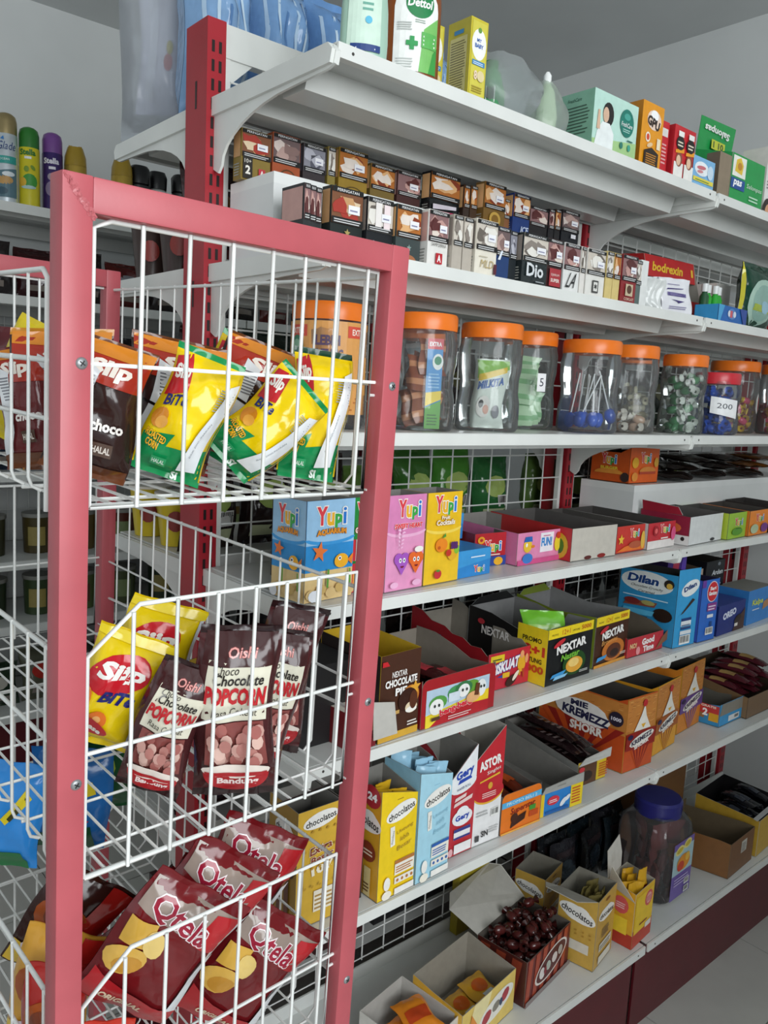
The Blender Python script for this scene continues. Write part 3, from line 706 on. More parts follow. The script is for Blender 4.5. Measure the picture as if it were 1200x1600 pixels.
pack(.355, .022, FR, 0, .034, .083, '#1f3c6e', 1, 'dark blue cigarette pack left of the glossy black one', lambda p: p.q4([(.004, .03), (.010, .03), (.016, .045), (.012, .045)], '#dfe6f0'), seed=18)
pack(.3935, .026, FR, 0, .018, .082, '#20262a', 2, 'slim dark cigarette pack edge-on beside the glossy black pack', d=.05, price=False, seed=19)
pack(.4135, .014, FR, 0, .066, .082, '#20282a:film', 5, 'glossy black cigarette pack with silver lettering in front row', lambda p: (p.text('Dio', .032, .023, .044, .022, '#d9dde0', bold=.03), p.lines(.035, .004, .058, .008, 1, '#9aa0a4')), seed=20)
pack(.4835, .018, FR, 0, .042, .084, '#3a1c1c', 4, 'maroon cigarette pack with a red label plate', lambda p: (p.rect(.006, .004, .037, .034, '#a8323a'), p.text('DJARUM', .0215, .023, .022, .005, '#f0e0d8'), p.text('SUPER', .0215, .014, .024, .006, '#f0e0d8', bold=.03)), seed=21)
pack(.5275, .016, FR, 0, .046, .083, '#e4e4e2', 4, 'white cigarette pack with black slanted script', lambda p: p.text('LA', .024, .020, .024, .026, '#1c1c1e', shear=.5), seed=22)
pack(.576, .016, FR, 0, .014, .083, '#e2ded8', 5, 'white cigarette pack edge-on beside the slanted script pack', d=.05, price=False, seed=23)
pack(.592, .014, FR, 0, .056, .083, '#e6e4de', 5, 'white cigarette pack with a small black crest low on the front', lambda p: (p.rect(.018, .006, .036, .028, '#4a4a48'), p.rect(.021, .009, .033, .025, '#e6e4de'), p.star(.027, .017, .006, '#3a3a38', 6)), seed=24)
for i in range(2):
    pack(.652+.0235*i, .014, FR, 0, .022, .086, '#d8c27e', [5, 3][i], ['gold-edged pack with teal top standing edge-on', 'gold-edged pack with peach top standing edge-on'][i], d=.05, price=False, seed=25+i)
pack(.700, .012, FR, 0, .050, .088, '#8d2a2e', 4, 'red-brown cigarette pack with cream arch near the right end', lambda p: (p.rect(.013, .012, .037, .034, '#c9b89a'), p.ell(.025, .024, .008, .008, '#5a3a2a', 12), p.text('COKLAT', .025, .006, .032, .005, '#e8d8c0')), seed=27)
pack(.752, .016, FR, 0, .020, .084, '#5a6a66', 5, 'grey cigarette pack edge-on, last of the front row', d=.05, price=False, seed=28)
bl = [(.014, .255, .053, .076, '#8a7434', 0, 'gold cigarette pack marked ten plus two beside the red post', lambda p: (p.rect(.002, .002, .019, .034, '#2a2622'), p.text('10+', .0105, .028, .012, .006, '#e8e4da'), p.text('2', .0105, .015, .009, .013, '#f0ece2', bold=.04), p.rect(.030, .006, .042, .020, '#c03a44'), p.text('A', .036, .013, .008, .009, '#f0e8e0', bold=.03))),
      (.071, .255, .053, .083, '#a8522e', 1, 'rust orange cigarette pack with round gold seal on the riser', lambda p: (p.ell(.028, .016, .016, .014, '#5a3a1c', 18), p.ell(.028, .016, .0135, .0115, '#a8522e', 18), p.text('76', .028, .016, .018, .012, '#e6cf8a', shear=.3, bold=.03))),
      (.130, .255, .045, .080, '#3a3436', 2, 'dark cigarette pack with grey smoke picture on the riser', None),
      (.178, .252, .016, .084, '#8a7a3a', 5, 'slim olive gold pack edge-on on the riser', None),
      (.200, .250, .062, .088, '#9a7c2c', 3, 'gold cigarette pack with dark swirls in the back row', lambda p: (p.ell(.031, .018, .020, .010, '#5a4416', 16), p.ell(.031, .020, .014, .006, '#9a7c2c', 14))),
      (.268, .248, .056, .076, '#7a6430', 3, 'olive brown cigarette pack with pearl band in the back row', lambda p: p.lines(.012, .016, .044, .022, 1, '#e0d09a')),
      (.327, .244, .056, .076, '#4a2c2a', 4, 'brown cigarette pack with lip picture in the back row', lambda p: p.lines(.010, .016, .046, .024, 1, '#8a6a5a')),
      (.388, .222, .076, .084, '#15181a:film', 3, 'large black cigarette pack in crinkled film with pink stripes', lambda p: (p.q4([(.006, .006), (.056, .010), (.060, .018), (.006, .016)], '#b83a62'), p.q4([(.006, .018), (.066, .024), (.066, .030), (.006, .027)], '#d8d0da'))),
      (.468, .215, .016, .074, '#3a2a22', 3, 'dark pack edge-on, first of two beside the film-wrapped pack', None), (.4865, .215, .018, .076, '#4a3626', 3, 'dark pack edge-on, second of two beside the film-wrapped pack', None),
      (.508, .200, .060, .086, '#7a5a26', 3, 'gold-brown cigarette pack with a large round seal in the back row', lambda p: (p.ell(.030, .020, .016, .014, '#c9a24a', 18), p.ell(.030, .020, .010, .009, '#8a6420', 14))),
      (.570, .205, .018, .066, '#8a5a36', 3, 'small tan pack squeezed beside the round seal pack', None),
      (.590, .198, .050, .080, '#1e3a78', 3, 'blue cigarette pack with orange stripes in the back row', lambda p: p.text('ICE', .034, .014, .022, .012, '#c9d6f0', shear=.2, bold=.03)),
      (.643, .200, .056, .066, '#221e20', 4, 'black cigarette pack with price sticker in the back row', None),
      (.703, .200, .018, .070, '#1c1a1e', 4, 'black pack edge-on, third from the second red post', None), (.723, .200, .018, .073, '#1e1c1e', 3, 'black pack edge-on, second from the second red post', None),
      (.744, .198, .058, .076, '#16181e', 1, 'black cigarette pack right beside the second red post', lambda p: p.rect(.030, .022, .046, .030, '#ecebf0'))]
for i, (x, y, wd, h, c, pal, lb, ex) in enumerate(bl):
    pack(x, y, BK, 0, wd, h, c, pal, lb, ex, seed=40+i, d=.04 if wd < .03 else .024, price=wd > .03 and i % 2 == 0)
r = thing('price_strip', 'white plastic label holder curled over the middle front packs', 'label holder', (.158, .069, FR+.0945)); b = MB(); b.panel([(.05, -.002, -.0065), (.11, -.006, -.0065), (.112, .012, -.0045), (.05, .014, -.0045)], .0014, '#eceeee:plastic', '#dcdede:plastic'); b.build('strip', r); b = MB(); b.tube([(.108, -.0065, -.009), (.112, -.0065, -.004), (.116, -.0065, -.009), (.112, -.0065, -.013)], .0016, '#c9c9c4:plastic', 6, closed=True); b.build('ring', r)
# ---------------- right part of the cigarette shelf
r = carton('white_box', 'tall plain white carton ending the cigarette row', 'box', .775, .02, FR, 0, .026, .12, .088, '#e4e6e4')
for i in range(3):
    o = bag('sachet_pouch', ['clear white sachet standing edge-on, left of three', 'clear white sachet standing edge-on, middle of three', 'clear white sachet standing edge-on, right of three'][i], 'sachet', .055, .062, .012, '#d5d8d6', 60+i, lambda p: p.text('e', .6, .25, .2, .3, '#5a5a60'), group='clear white sachets'); o.matrix_world = Matrix.Translation((.818+.018*i, .045, FR+.0004)) @ Matrix.Rotation(R_(-52), 4, 'Z') @ Matrix.Rotation(R_(-3), 4, 'X')
r = thing('black_tape', 'roll of black tape lying behind the white sachets', 'tape', (.985, .225, FR)); b = MB(); b.lathe([(.02, 0), (.045, 0), (.045, .09), (.02, .09), (.02, 0)], '#1c1c1e:plastic', 24); b.build('roll', r, smooth=40)
r = carton('grey_carton', 'plain light grey carton behind the white sachets', 'box', .84, .105, FR, 0, .06, .06, .078, '#d4d5d3')
for i in range(7):
    o = bag('mask_packet', ['white face mask packet, %s in the leaning row beside the blue tray' % s for s in ('first', 'second', 'third', 'fourth', 'fifth', 'sixth')][i] if i < 6 else 'front white face mask packet with purple ornamental print', 'packet', .085, .078, .006, '#e9e9ee', 80+i,
            (lambda p: (p.q4([(.2, .50), (.82, .48), (.84, .58), (.22, .60)], '#7a72a0', 6, 2), p.lines(.24, .5, .8, .58, 3, '#3f3670'), p.q4([(.2, .66), (.75, .7), (.78, .72), (.25, .7)], '#4a4076', 4), p.q4([(.28, .40), (.72, .36), (.5, .30), (.48, .34)], '#4a4076', 3), p.lines(.2, .14, .8, .24, 2, '#8a84a8'), p.lines(.25, .80, .65, .84, 1, '#8a84a8'))) if i == 6 else (lambda p: p.lines(.2, .1, .8, .2, 2, '#b0aec0')), group='white face mask packets')
    o.matrix_world = Matrix.Translation((.915+.0085*i, .118-.0115*i, FR+.0022)) @ Matrix.Rotation(R_(-18), 4, 'Z') @ Matrix.Rotation(R_(-9), 4, 'X')
r = carton('medicine_display', 'red medicine display box with yellow lettering at the back of the right bay', 'box', 1.04, .16, FR, -4, .20, .10, .155, '#c02a2c', Rt='#b32528', open_=True, hf=.06, hb=.16, hl=[(0, .06), (.3, .155), (1, .16)],
           flaps=[([(0, .02, .105), (.2, .02, .105), (.2, .03, .155), (0, .03, .155)], '#c42c2e', '#a82428')])
q = Print(lambda u, v, o: Vector((u, .02+.2*(v-.105)-o, v))); q.text('bodrexin', .09, .130, .12, .022, '#f2c83a', shear=.25, bold=.03); q.text('1', .188, .130, .008, .018, '#f2c83a'); q.done(r)
for i in range(4):
    r = thing('green_vial', 'small bright green bottle with white cap in the blue tray', 'bottle', (1.125+.024*(i % 4), .075+.006*(i % 2), FR+.002), 0, 'green vials in the blue tray')
    b = MB(); b.lathe([(0, 0), (.0105, 0), (.0105, .058), (.006, .066), (.006, .07)], '#2fae3a:plastic' if i else '#2a5a3a:plastic', 16); b.build('body', r, smooth=40); b = MB(); b.lathe([(.008, .068), (.008, .086), (0, .086)], '#e9ecec:plastic', 12); b.build('cap', r, smooth=40)
r = carton('blue_tray', 'low blue medicine tray at the bay joint of the cigarette shelf', 'box', 1.078, .012, FR, 4, .15, .055, .040, '#1f66b4', L='#3f9ad2', open_=True, hf=.036, hb=.036, inner='#2a5a8a')
pr(r, .15, .09, .04, 'F', lambda p: (p.poly([(0, 0), (.012, 0), (.03, .036), (0, .036)], '#4aa6da'), p.ell(.07, .020, .022, .012, '#5a8ac8', 16), p.ell(.056, .020, .008, .007, '#dfe6f2', 10), p.ell(.084, .020, .008, .007, '#dfe6f2', 10), p.rect(.060, .012, .072, .027, '#d8606a'), p.poly([(.11, .036), (.15, .036), (.15, 0), (.135, 0)], '#2a4a9a')))
carton('brown_white_box', 'dark brown and white box standing behind the green vials', 'box', 1.26, .12, FR, 0, .07, .06, .11, '#d8d4ce', top='#3a1c22')
r = bag('green_snack_pouch', 'dark green pouch with a clear round window at the right edge', 'pouch', .17, .15, .05, '#123f2e', 95, lambda p: (p.rect(.0, .0, .03, 1, '#d9cf3a', 1, 16), p.ell(.45, .42, .36, .36, '#a9c7b8', 24), p.ell(.45, .42, .28, .28, '#8fb2a6', 20), p.q4([(.2, .30), (.7, .26), (.7, .36), (.2, .40)], '#a8b84a', 8, 2), p.ell(.48, .36, .10, .10, '#9ac0d0', 12), p.rect(.6, .78, .95, .86, '#dfe8e4', 6, 1)), kind='film'); r.matrix_world = Matrix.Translation((1.318, .055, FR+.0004)) @ Matrix.Rotation(R_(4), 4, 'X')
# ---------------- jars
def candy_mesh(kind, c1, c2, seed):
    b = MB(); rn = random.Random(seed)
    if kind == 'stick':
        b.tube([(0, 0, -.045), (0, 0, .045)], .0016, '#eef0f0:plastic', 6); b.lathe([(0, -.02), (.008, -.016), (.012, -.004), (.009, .008), (0, .012)], c1, 10)
        for v in b.v[14:]: v.z -= .045
    elif kind == 'flat':
        S = bagS(.05, .06, .008, seed); n = 6
        for sd in (-1, 1):
            V = [S(i/n, j/n, 0, sd) for j in range(n+1) for i in range(n+1)]
            b.add(V, [(j*(n+1)+i, j*(n+1)+i+1, (j+1)*(n+1)+i+1, (j+1)*(n+1)+i) for j in range(n) for i in range(n)], c1)
        b.ms.append(c2)
        for k in range(len(b.fm)):
            if (k // 6) % 3 == 1: b.fm[k] = 1
        for v in b.v: v.z -= .03
    else:
        b.lathe([(.009, -.022), (.003, -.013), (.008, -.010, c2), (.0095, 0, c2), (.008, .010, c2), (.003, .013), (.009, .022)], c1, 8, sq=2.6)
    return b
def jar(x, y, rd, h, lidc, label, fill=None, seed=0, lidh=.02, kind='candy', c=('#d8d0c0', '#b8463a'), n=14, fh=.5, sub='wrapped sweet', rot=0, blue=False):
    r = thing('sweet_jar', label, 'jar', (x, y, ZJ+EP), rot)
    hb = h - lidh
    body = [(0, .0006), (rd*.92, .0006), (rd, .006), (rd*.99, hb*.30), (rd*.93, hb*.40), (rd*.93, hb*.55), (rd*.99, hb*.66), (rd, hb*.86), (rd*.95, hb*.93), (rd*.94, hb)]
    b = MB(); b.lathe(body, '#f3f6f6:clear', 26, sq=2.5 if not blue else 3.2); b.build('jar_body', r, smooth=50)
    b = MB(); b.lathe([(rd*.97, hb-.006), (rd*1.02, hb-.006), (rd*1.03, hb), (rd*1.03, h-.004), (rd*.99, h), (0, h)], lidc, 32); b.build('lid', r, smooth=35)
    if n:
        cm = None; L_ = []
        for i in range(n):
            if cm is None: cm = o = candy_mesh(kind, c[0], c[1], seed).build('wrapped_sweet', None, smooth=60)
            else: o = cm.copy(); COL.objects.link(o)
            L_.append(tag(o, sub, 'sweet', 'sweets in jar %s' % label[:40]))
        F_ = Matrix.Translation((x, y, ZJ)); ob = [tree(r)]
        if kind == 'candy': pile(L_, ob, 0, 0, 0, 0, .013, h*.75, F_, lambda g: Matrix.Rotation(g.uniform(0, 6), 4, 'Z') @ Matrix.Rotation(g.uniform(.9, 2.2), 4, 'X'), seed, rx=rd*.62, tries=9)
        elif kind == 'flat': pile(L_, ob, 0, 0, 0, 0, .036, h*.72, F_, lambda g: Matrix.Rotation(g.uniform(-.3, .3), 4, 'X') @ Matrix.Rotation(g.uniform(-.25, .25), 4, 'Y') @ Matrix.Rotation(g.uniform(-1.0, .2), 4, 'Z'), seed, rx=rd*.40, tries=10)
        else: pile(L_, ob, 0, 0, 0, 0, .072, h*.5, F_, lambda g: Matrix.Rotation(g.uniform(-.35, .35), 4, 'X') @ Matrix.Rotation(g.uniform(-.4, .4), 4, 'Y'), seed, rx=rd*.6, tries=20)
    return r
OR = '#f07a22:plastic'
r = jar(.094, .115, .056, .187, OR, 'big jar with orange paper wrap behind the top rack basket', n=0)
p = Print(cylS(.0572, -38)); p.o = .0012
p.rect(-.085, .022, .085, .158, '#e2a25a', 18, 1); p.rect(-.07, .135, -.032, .152, '#d8503c', 6); p.rect(.030, .135, .07, .152, '#d8503c', 6); p.text('EXTRA', -.050, .1435, .026, .009, '#f6e2d4', bold=.03); p.text('EXTRA', .050, .1435, .026, .009, '#f6e2d4', bold=.03)
p.text('LEBIH', 0, .130, .036, .015, '#5a4666', bold=.04); p.text('UNTUNG', 0, .110, .046, .015, '#5a4666', bold=.04); p.rect(-.024, .076, .026, .099, '#5a4a78', 6); p.text('+1', -.008, .088, .022, .017, '#f4f0f4', bold=.04); p.ell(-.05, .115, .014, .022, '#2f7a5a', 18); p.ell(-.05, .115, .010, .016, '#8ab89a', 16); p.text('RASA', .004, .058, .03, .012, '#8a4a2a', bold=.03); p.lines(-.05, .028, .05, .05, 4, '#c07a3a'); p.done(r, 'label')
r = jar(.266, .084, .052, .187, OR, 'orange-lidded jar of brown wafer rolls with a blue strip card', kind='flat', c=('#8a4a30:film', '#c98a62:film'), n=7, fh=.40, seed=1, sub='brown wrapped wafer inside the jar with the blue strip card')
q = thing('strip_card', 'tall blue, yellow and green leaflet standing inside the front jar', 'leaflet', (.250, .058, ZJ+.004), -30); b = MB(); b.box(0, 0, 0, .026, .0012, .145, '#2f8fd0'); b.build('card', q)
p = Print(lambda u, v, o: Vector((u, -o, v))); p.rect(0, .128, .026, .145, '#d8404a'); p.text('EXTRA', .013, .136, .020, .007, '#ffffff', bold=.03); p.ell(.018, .108, .009, .013, '#f2f6f2', 16); p.ell(.018, .110, .006, .007, '#1f8a5a', 14); p.lines(.003, .066, .023, .092, 5, '#8ac0e6'); p.poly([(0, .036), (.026, .048), (.026, .062), (0, .058)], '#f0d02a'); p.poly([(0, 0), (.026, 0), (.026, .046), (0, .034)], '#5aa83a'); p.lines(.004, .006, .022, .026, 4, '#2f6a24'); p.done(q)
jar(.375, .205, .046, .183, OR, 'orange-lidded jar half hidden behind two front jars', kind='flat', c=('#d0d4d4:film', '#9ab0b8:film'), n=6, fh=.3, seed=2, sub='silver wrapped sweet inside the half hidden jar')
jar(.425, .080, .053, .186, OR, 'orange-lidded jar packed with white and green milk sweets', kind='flat', c=('#dfe8d8:film', '#7fae4a:film'), n=0, fh=.35, seed=3, sub='green and white packet inside the milk sweet jar')
o = bag('milk_sweet_pack', 'white milk sweet packet with blue lettering inside the second full jar', 'sweets packet', .060, .12, .016, '#dde5dc', 101, lambda p: (p.q4([(.02, .72), (.98, .86), (.98, .98), (.02, .98)], '#8abf52', 8, 3), p.q4([(.05, .68), (.9, .82), (.9, .90), (.05, .78)], '#e8c23a', 8, 2), p.text('MILKITA', .46, .66, .78, .12, '#3f66a8', rot=6, bold=.05, out='#f4f6f6'), p.ell(.35, .32, .22, .16, '#e8e4de', 14), p.ell(.28, .36, .08, .06, '#2a2826', 10), p.ell(.44, .28, .09, .07, '#e0b0a0', 10), p.ell(.75, .25, .12, .10, '#8a8a90', 10)))
o.matrix_world = Matrix.Translation((.412, .068, ZJ+.006)) @ Matrix.Rotation(R_(-32), 4, 'Z') @ Matrix.Rotation(R_(5), 4, 'X')
r = jar(.628, .160, .052, .190, OR, 'orange-lidded jar with a large pale green pack and a small price card', kind='flat', c=('#bfe0b8:film', '#8ac08a:film'), n=6, fh=.55, seed=4, sub='pale green packet inside the jar with the price card')
p = Print(cylS(.0535, -22)); p.o = .0015; p.rect(-.009, .075, .009, .110, '#f4f4f4', 3); p.text('5', 0, .093, .008, .016, '#2a2a3a'); p.done(r, 'price_card')
jar(.706, .068, .056, .179, OR, 'wide orange-lidded jar of lollipops with white sticks', kind='stick', c=('#3a62c8:film', '#e0a03a'), n=9, seed=5, sub='lollipop with white stick inside the wide jar')
jar(.868, .078, .051, .181, OR, 'nearly empty orange-lidded jar right of the lollipops', c=('#d9d4ca:film', '#c9a890:film'), n=7, fh=.12, seed=6, sub='pale wrapped sweet at the bottom of the nearly empty jar')
jar(1.045, .18, .047, .180, OR, 'orange-lidded jar of cream sweets tucked behind its neighbours', c=('#d8cfb0:film', '#8a7a4a:film'), n=12, fh=.42, seed=7, sub='cream wrapped sweet inside the tucked-in jar')
jar(1.075, .075, .048, .176, OR, 'orange-lidded jar half full of white and green wrapped sweets', c=('#dfe4dc:film', '#4a8a5a:film'), n=22, fh=.36, seed=8, sub='white and green wrapped sweet in the half full jar')
r = jar(1.200, .060, .050, .143, '#d0323e:plastic', 'shorter red-lidded jar with a handwritten price card', c=('#2f5fc8:film', '#2a54b8:film'), n=26, fh=.36, seed=9, sub='blue wrapped sweet in the red-lidded jar', blue=True)
p = Print(cylS(.056, -42)); p.o = .0015; p.q4([(-.030, .050), (.034, .038), (.034, .080), (-.030, .088)], '#f0f1f2', 8, 1); p.text('200', .002, .066, .036, .012, '#3a3f4a', rot=-4); p.done(r, 'price_card')
jar(1.44, .14, .060, .184, OR, 'orange-lidded jar of yellow and pink sweets behind the red-lidded jar', c=('#d8b83a:film', '#c8446a:film'), n=20, fh=.5, seed=10, sub='yellow and pink wrapped sweet in the rear right jar')
jar(1.56, .065, .055, .182, OR, 'orange-lidded jar of pink sweets at the right edge', c=('#c85a6a:film', '#d8a03a:film'), n=16, fh=.4, seed=11, sub='pink wrapped sweet in the jar at the right edge')
# ================================================================== candy shelf
ZYE, ZNE, ZOE, ZBE = ZY+EP, ZN+EP, ZO+EP, ZB+EP
def yupi(p, cu, cv, w_, h_):
    """four fat letters, each its own colour"""
    for i, (ch, c) in enumerate((('Y', '#e0404a'), ('u', '#f0b42a'), ('p', '#3aa648'), ('i', '#2a7ad0'))):
        ww = w_*(.36, .26, .26, .12)[i]; x = cu - w_/2 + w_*(.18, .47, .73, .93)[i]
        p.text(ch, x, cv + h_*(.1, -.1, -.2, .05)[i], ww, h_*(1, .7, .75, .9)[i], c, bold=(.045, .045, .045, .015)[i], out='#fbf6ee', ow=.04)
def sachets(root_xyz, wd, d, z, n, c1, c2, label, cat, group, seed, size=(.03, .07, .012), lean=12, spread=1.0, rz=0, kind='film', lie=False, prints=None):
    """individual small packs standing or lying in a carton"""
    proto = None; out = []
    for i in range(n):
        if proto is None:
            proto = o = bag('sachet', label, cat, size[0], size[1], size[2], c1, seed, prints or (lambda p: p.rect(.12, .3, .88, .62, c2, 6, 4)), group=group, kind=kind, res=(8, 12))
        else: o = dup(proto, None, label, group)
        out.append(o)
    F_ = Matrix.Translation(root_xyz) @ Matrix.Rotation(R_(rz), 4, 'Z'); ob = [tree(r)]
    if lie: pile(out, ob, size[0]*.5, wd-size[0]*.3, d*.42, d*.58, z, z+.10, F_, lambda g: Matrix.Rotation(g.uniform(-.12, .12), 4, 'Z') @ Matrix.Translation((0, -size[1]*.5, size[2]*.5)) @ Matrix.Rotation(R_(-88), 4, 'X'), seed, dz=.005)
    else: pile(out, ob, wd*.16, wd*.88, d*.15, d*.9, z, z+.05, F_, lambda g: Matrix.Rotation(g.uniform(-.7, .4), 4, 'Z') @ Matrix.Rotation(R_(g.uniform(-lean, lean)*.5), 4, 'Y') @ Matrix.Rotation(R_(g.uniform(-lean, lean)*.4), 4, 'X'), seed, dz=.006, tries=16)
    return out
r = carton('pizza_gummy_box', 'dark gummy box with awning print at the back left of the candy shelf', 'box', .062, .150, ZYE, 0, .085, .06, .150, '#26201f', L='#231d1c', top='#2a2a28')
pr(r, .085, .06, .15, 'F', lambda p: (p.text('PIZZA', .045, .138, .04, .008, '#e8e4da', bold=.03), [p.q4([(.005+.0125*i, .088), (.0175+.0125*i, .088), (.0165+.0125*i, .120), (.008+.0125*i, .120)], '#d8d4cc' if i % 2 else '#a82a30') for i in range(6)], p.ell(.045, .055, .022, .016, '#b83a2a', 14), p.ell(.045, .058, .010, .008, '#e8c29a', 12), p.lines(.01, .01, .07, .03, 3, '#8a3a30')))
def aqua(p, w_):
    p.rect(0, .0, w_, .045, '#e2c58a'); p.q4([(0, .045), (w_, .045), (w_, .095), (0, .095)], '#2f8fd2'); p.q4([(0, .085), (w_, .085), (w_, .151), (0, .151)], '#9cc8ea'); p.ell(w_/2, .094, w_*.52, .010, '#3f9bdc', 20, a0=180, a1=360); p.ell(w_/2, .098, w_*.50, .009, '#9cc8ea', 20, a0=180, a1=360)
    yupi(p, w_*.5, .125, w_*.62, .028); p.text('AQUARIUM', w_*.5, .102, w_*.62, .010, '#e8952a', bold=.05, out='#8a4a1a', ow=.03, arc=.002)
    p.star(w_*.26, .075, w_*.17, '#e87a3a', 5, .42, 80); p.ell(w_*.72, .058, w_*.15, .011, '#f2b22a', 16); p.poly([(w_*.85, .058), (w_*.97, .068), (w_*.95, .05)], '#e8822a'); p.ell(w_*.68, .062, .0035, .0035, '#ffffff', 8); p.ell(w_*.68, .062, .0018, .0018, '#1a1a1a', 8)
    for i in range(5): p.ell(w_*(.1+.2*i), .012+.006*(i % 2), w_*.11, .008, '#cfae6a' if i % 2 else '#d9bb82', 10)
    p.ell(w_*.15, .010, w_*.12, .009, '#e8ecf2', 10); p.q4([(w_*.40, .020), (w_*.44, .020), (w_*.45, .048), (w_*.41, .048)], '#5a9a3a'); p.q4([(w_*.88, .018), (w_*.92, .018), (w_*.90, .045), (w_*.87, .045)], '#5a9a3a')
r = carton('aquarium_gummy_box', 'blue gummy sweets box with starfish and goldfish behind the rack', 'box', .004, .030, ZYE, 6, .096, .075, .151, '#4aa0dc', L='#3f92d0', open_=True, hf=.151, hb=.151, inner='#8d8d8a')
pr(r, .096, .075, .151, 'F', lambda p: aqua(p, .096)); pr(r, .096, .075, .151, 'L', lambda p: aqua(p, .075))
r = carton('green_gummy_box', 'green gummy box with red and white awning half behind the rack post', 'box', .104, .052, ZYE, 2, .044, .06, .149, '#1f8a3c', open_=True, hf=.149, hb=.149)
pr(r, .044, .06, .149, 'F', lambda p: (yupi(p, .026, .126, .05*.62, .026), p.text('GUMMI', .022, .098, .030, .009, '#f6e8d8', bold=.05, out='#b8302a', ow=.04), [p.q4([(.0005+.0086*i, .050), (.009+.0086*i, .050), (.0085+.0086*i, .084), (.001+.0086*i, .084)], '#f0ece4' if i % 2 else '#c8323a') for i in range(5)], p.rect(.0, .0, .044, .046, '#c03038'), p.rect(.004, .006, .040, .034, '#e89a4a')))
r = carton('sweet_heart_box', 'pink gummy box with two smiling hearts on the candy shelf', 'box', .1505, .020, ZYE, 3, .084, .06, .154, '#e79ac4', L='#d97eb0', open_=True, hf=.154, hb=.154, inner='#8a8884')
def f(p):
    p.q4([(0, .092), (.084, .092), (.084, .154), (0, .154)], '#dd86b8'); p.ell(.042, .096, .044, .010, '#f0b4d6', 20, a0=180, a1=360); p.ell(.042, .099, .042, .008, '#dd86b8', 20, a0=180, a1=360); yupi(p, .046, .130, .050, .028); p.text('SWEET HEART', .044, .105, .062, .008, '#e8303c', bold=.05, out='#ffffff', ow=.04)
    for cx, c in ((.032, '#a85ac0'), (.062, '#e86a2a')):
        p.ell(cx-.007, .052, .010, .010, c, 14); p.ell(cx+.007, .052, .010, .010, c, 14); p.poly([(cx-.016, .049), (cx+.016, .049), (cx, .026)], c)
        for s in (-1, 1): p.ell(cx+s*.004, .050, .003, .004, '#ffffff', 8); p.ell(cx+s*.004, .050, .0014, .002, '#1a1a1a', 6)
        p.ell(cx, .041, .004, .003, '#7a1a2a', 8, a0=180, a1=360)
    p.ell(.066, .066, .010, .005, '#f6f2ea', 12); p.ell(.014, .012, .009, .005, '#f2b8da', 12); p.ell(.064, .012, .010, .005, '#f2b8da', 12)
    for i in range(6): p.q4([(.020-.004*i*.3, .070+.006*i), (.020, .068+.006*i), (.021, .070+.006*i), (.018, .074+.006*i)], '#f3c2e0'); p.q4([(.024, .070+.006*i), (.028+.001*i, .072+.006*i), (.028, .074+.006*i), (.024, .072+.006*i)], '#f3c2e0')
pr(r, .084, .06, .154, 'F', f)
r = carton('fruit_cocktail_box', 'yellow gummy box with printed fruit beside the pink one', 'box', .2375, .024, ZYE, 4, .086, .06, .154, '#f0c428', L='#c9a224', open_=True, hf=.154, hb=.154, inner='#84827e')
def f(p):
    p.rect(0, .09, .086, .154, '#efc01e'); p.ell(.043, .094, .044, .010, '#f7d85a', 20, a0=180, a1=360); p.ell(.043, .097, .042, .008, '#efc01e', 20, a0=180, a1=360); yupi(p, .044, .132, .052, .028); p.text('Fruit', .044, .112, .020, .006, '#fff6e0', bold=.03, out='#a8641a', ow=.04); p.text('Cocktails', .044, .104, .046, .009, '#fff6e0', bold=.03, out='#a8641a', ow=.04, shear=.1)
    p.ell(.036, .066, .015, .012, '#ef8a22', 16); p.ell(.030, .062, .004, .003, '#c85a1a', 8); p.poly([(.036, .077), (.044, .086), (.046, .080)], '#4a9a3a'); p.ell(.064, .048, .012, .010, '#e8b02a', 14); p.ell(.074, .056, .007, .008, '#8ac03a', 12)
    for i in range(6): p.ell(.062+.005*(i % 3), .066-.005*(i//3), .004, .004, '#5a2a6a', 8)
    p.ell(.028, .018, .009, .008, '#c8303a', 12); p.ell(.028, .024, .005, .002, '#4a9a3a', 8); p.ell(.052, .052, .007, .006, '#c83a2a', 10)
pr(r, .086, .06, .154, 'F', f); pr(r, .086, .06, .154, 'L', lambda p: p.lines(.02, .02, .04, .14, 14, '#a8841a'))
def jelly(name, label, x, y, z):
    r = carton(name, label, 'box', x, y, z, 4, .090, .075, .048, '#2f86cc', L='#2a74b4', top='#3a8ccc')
    pr(r, .09, .075, .048, 'F', lambda p: (p.q4([(0, .018), (.09, .028), (.09, .048), (0, .048)], '#3f9ad8'), yupi(p, .058, .012, .028, .012), p.lines(.032, .034, .072, .039, 1, '#dbeaf6')))
jelly('small_blue_box', 'small closed blue jelly box lying in front beside the yellow box', .3265, .034, ZYE)
jelly('small_blue_box', 'small closed blue jelly box stacked behind the lower blue one', .330, .118, ZYE+.0005)
jelly('small_blue_box', 'small closed blue jelly box on top of the rear blue box', .332, .112, ZYE+.0498)
def lowbox(name, label, x, y, rot, wd, d, h, col, L, fn, inner='#6d6a66', hb=None, flaps=(), Lf=None, hl=None):
    r = carton(name, label, 'open box', x, y, ZYE, rot, wd, d, h, col, L=L, open_=True, hf=h, hb=hb or h*1.06, hl=hl, inner=inner, flaps=flaps, group='open candy boxes on the candy shelf')
    if fn: pr(r, wd, d, h, 'F', fn)
    if Lf: pr(r, wd, d, h, 'L', Lf)
    return r
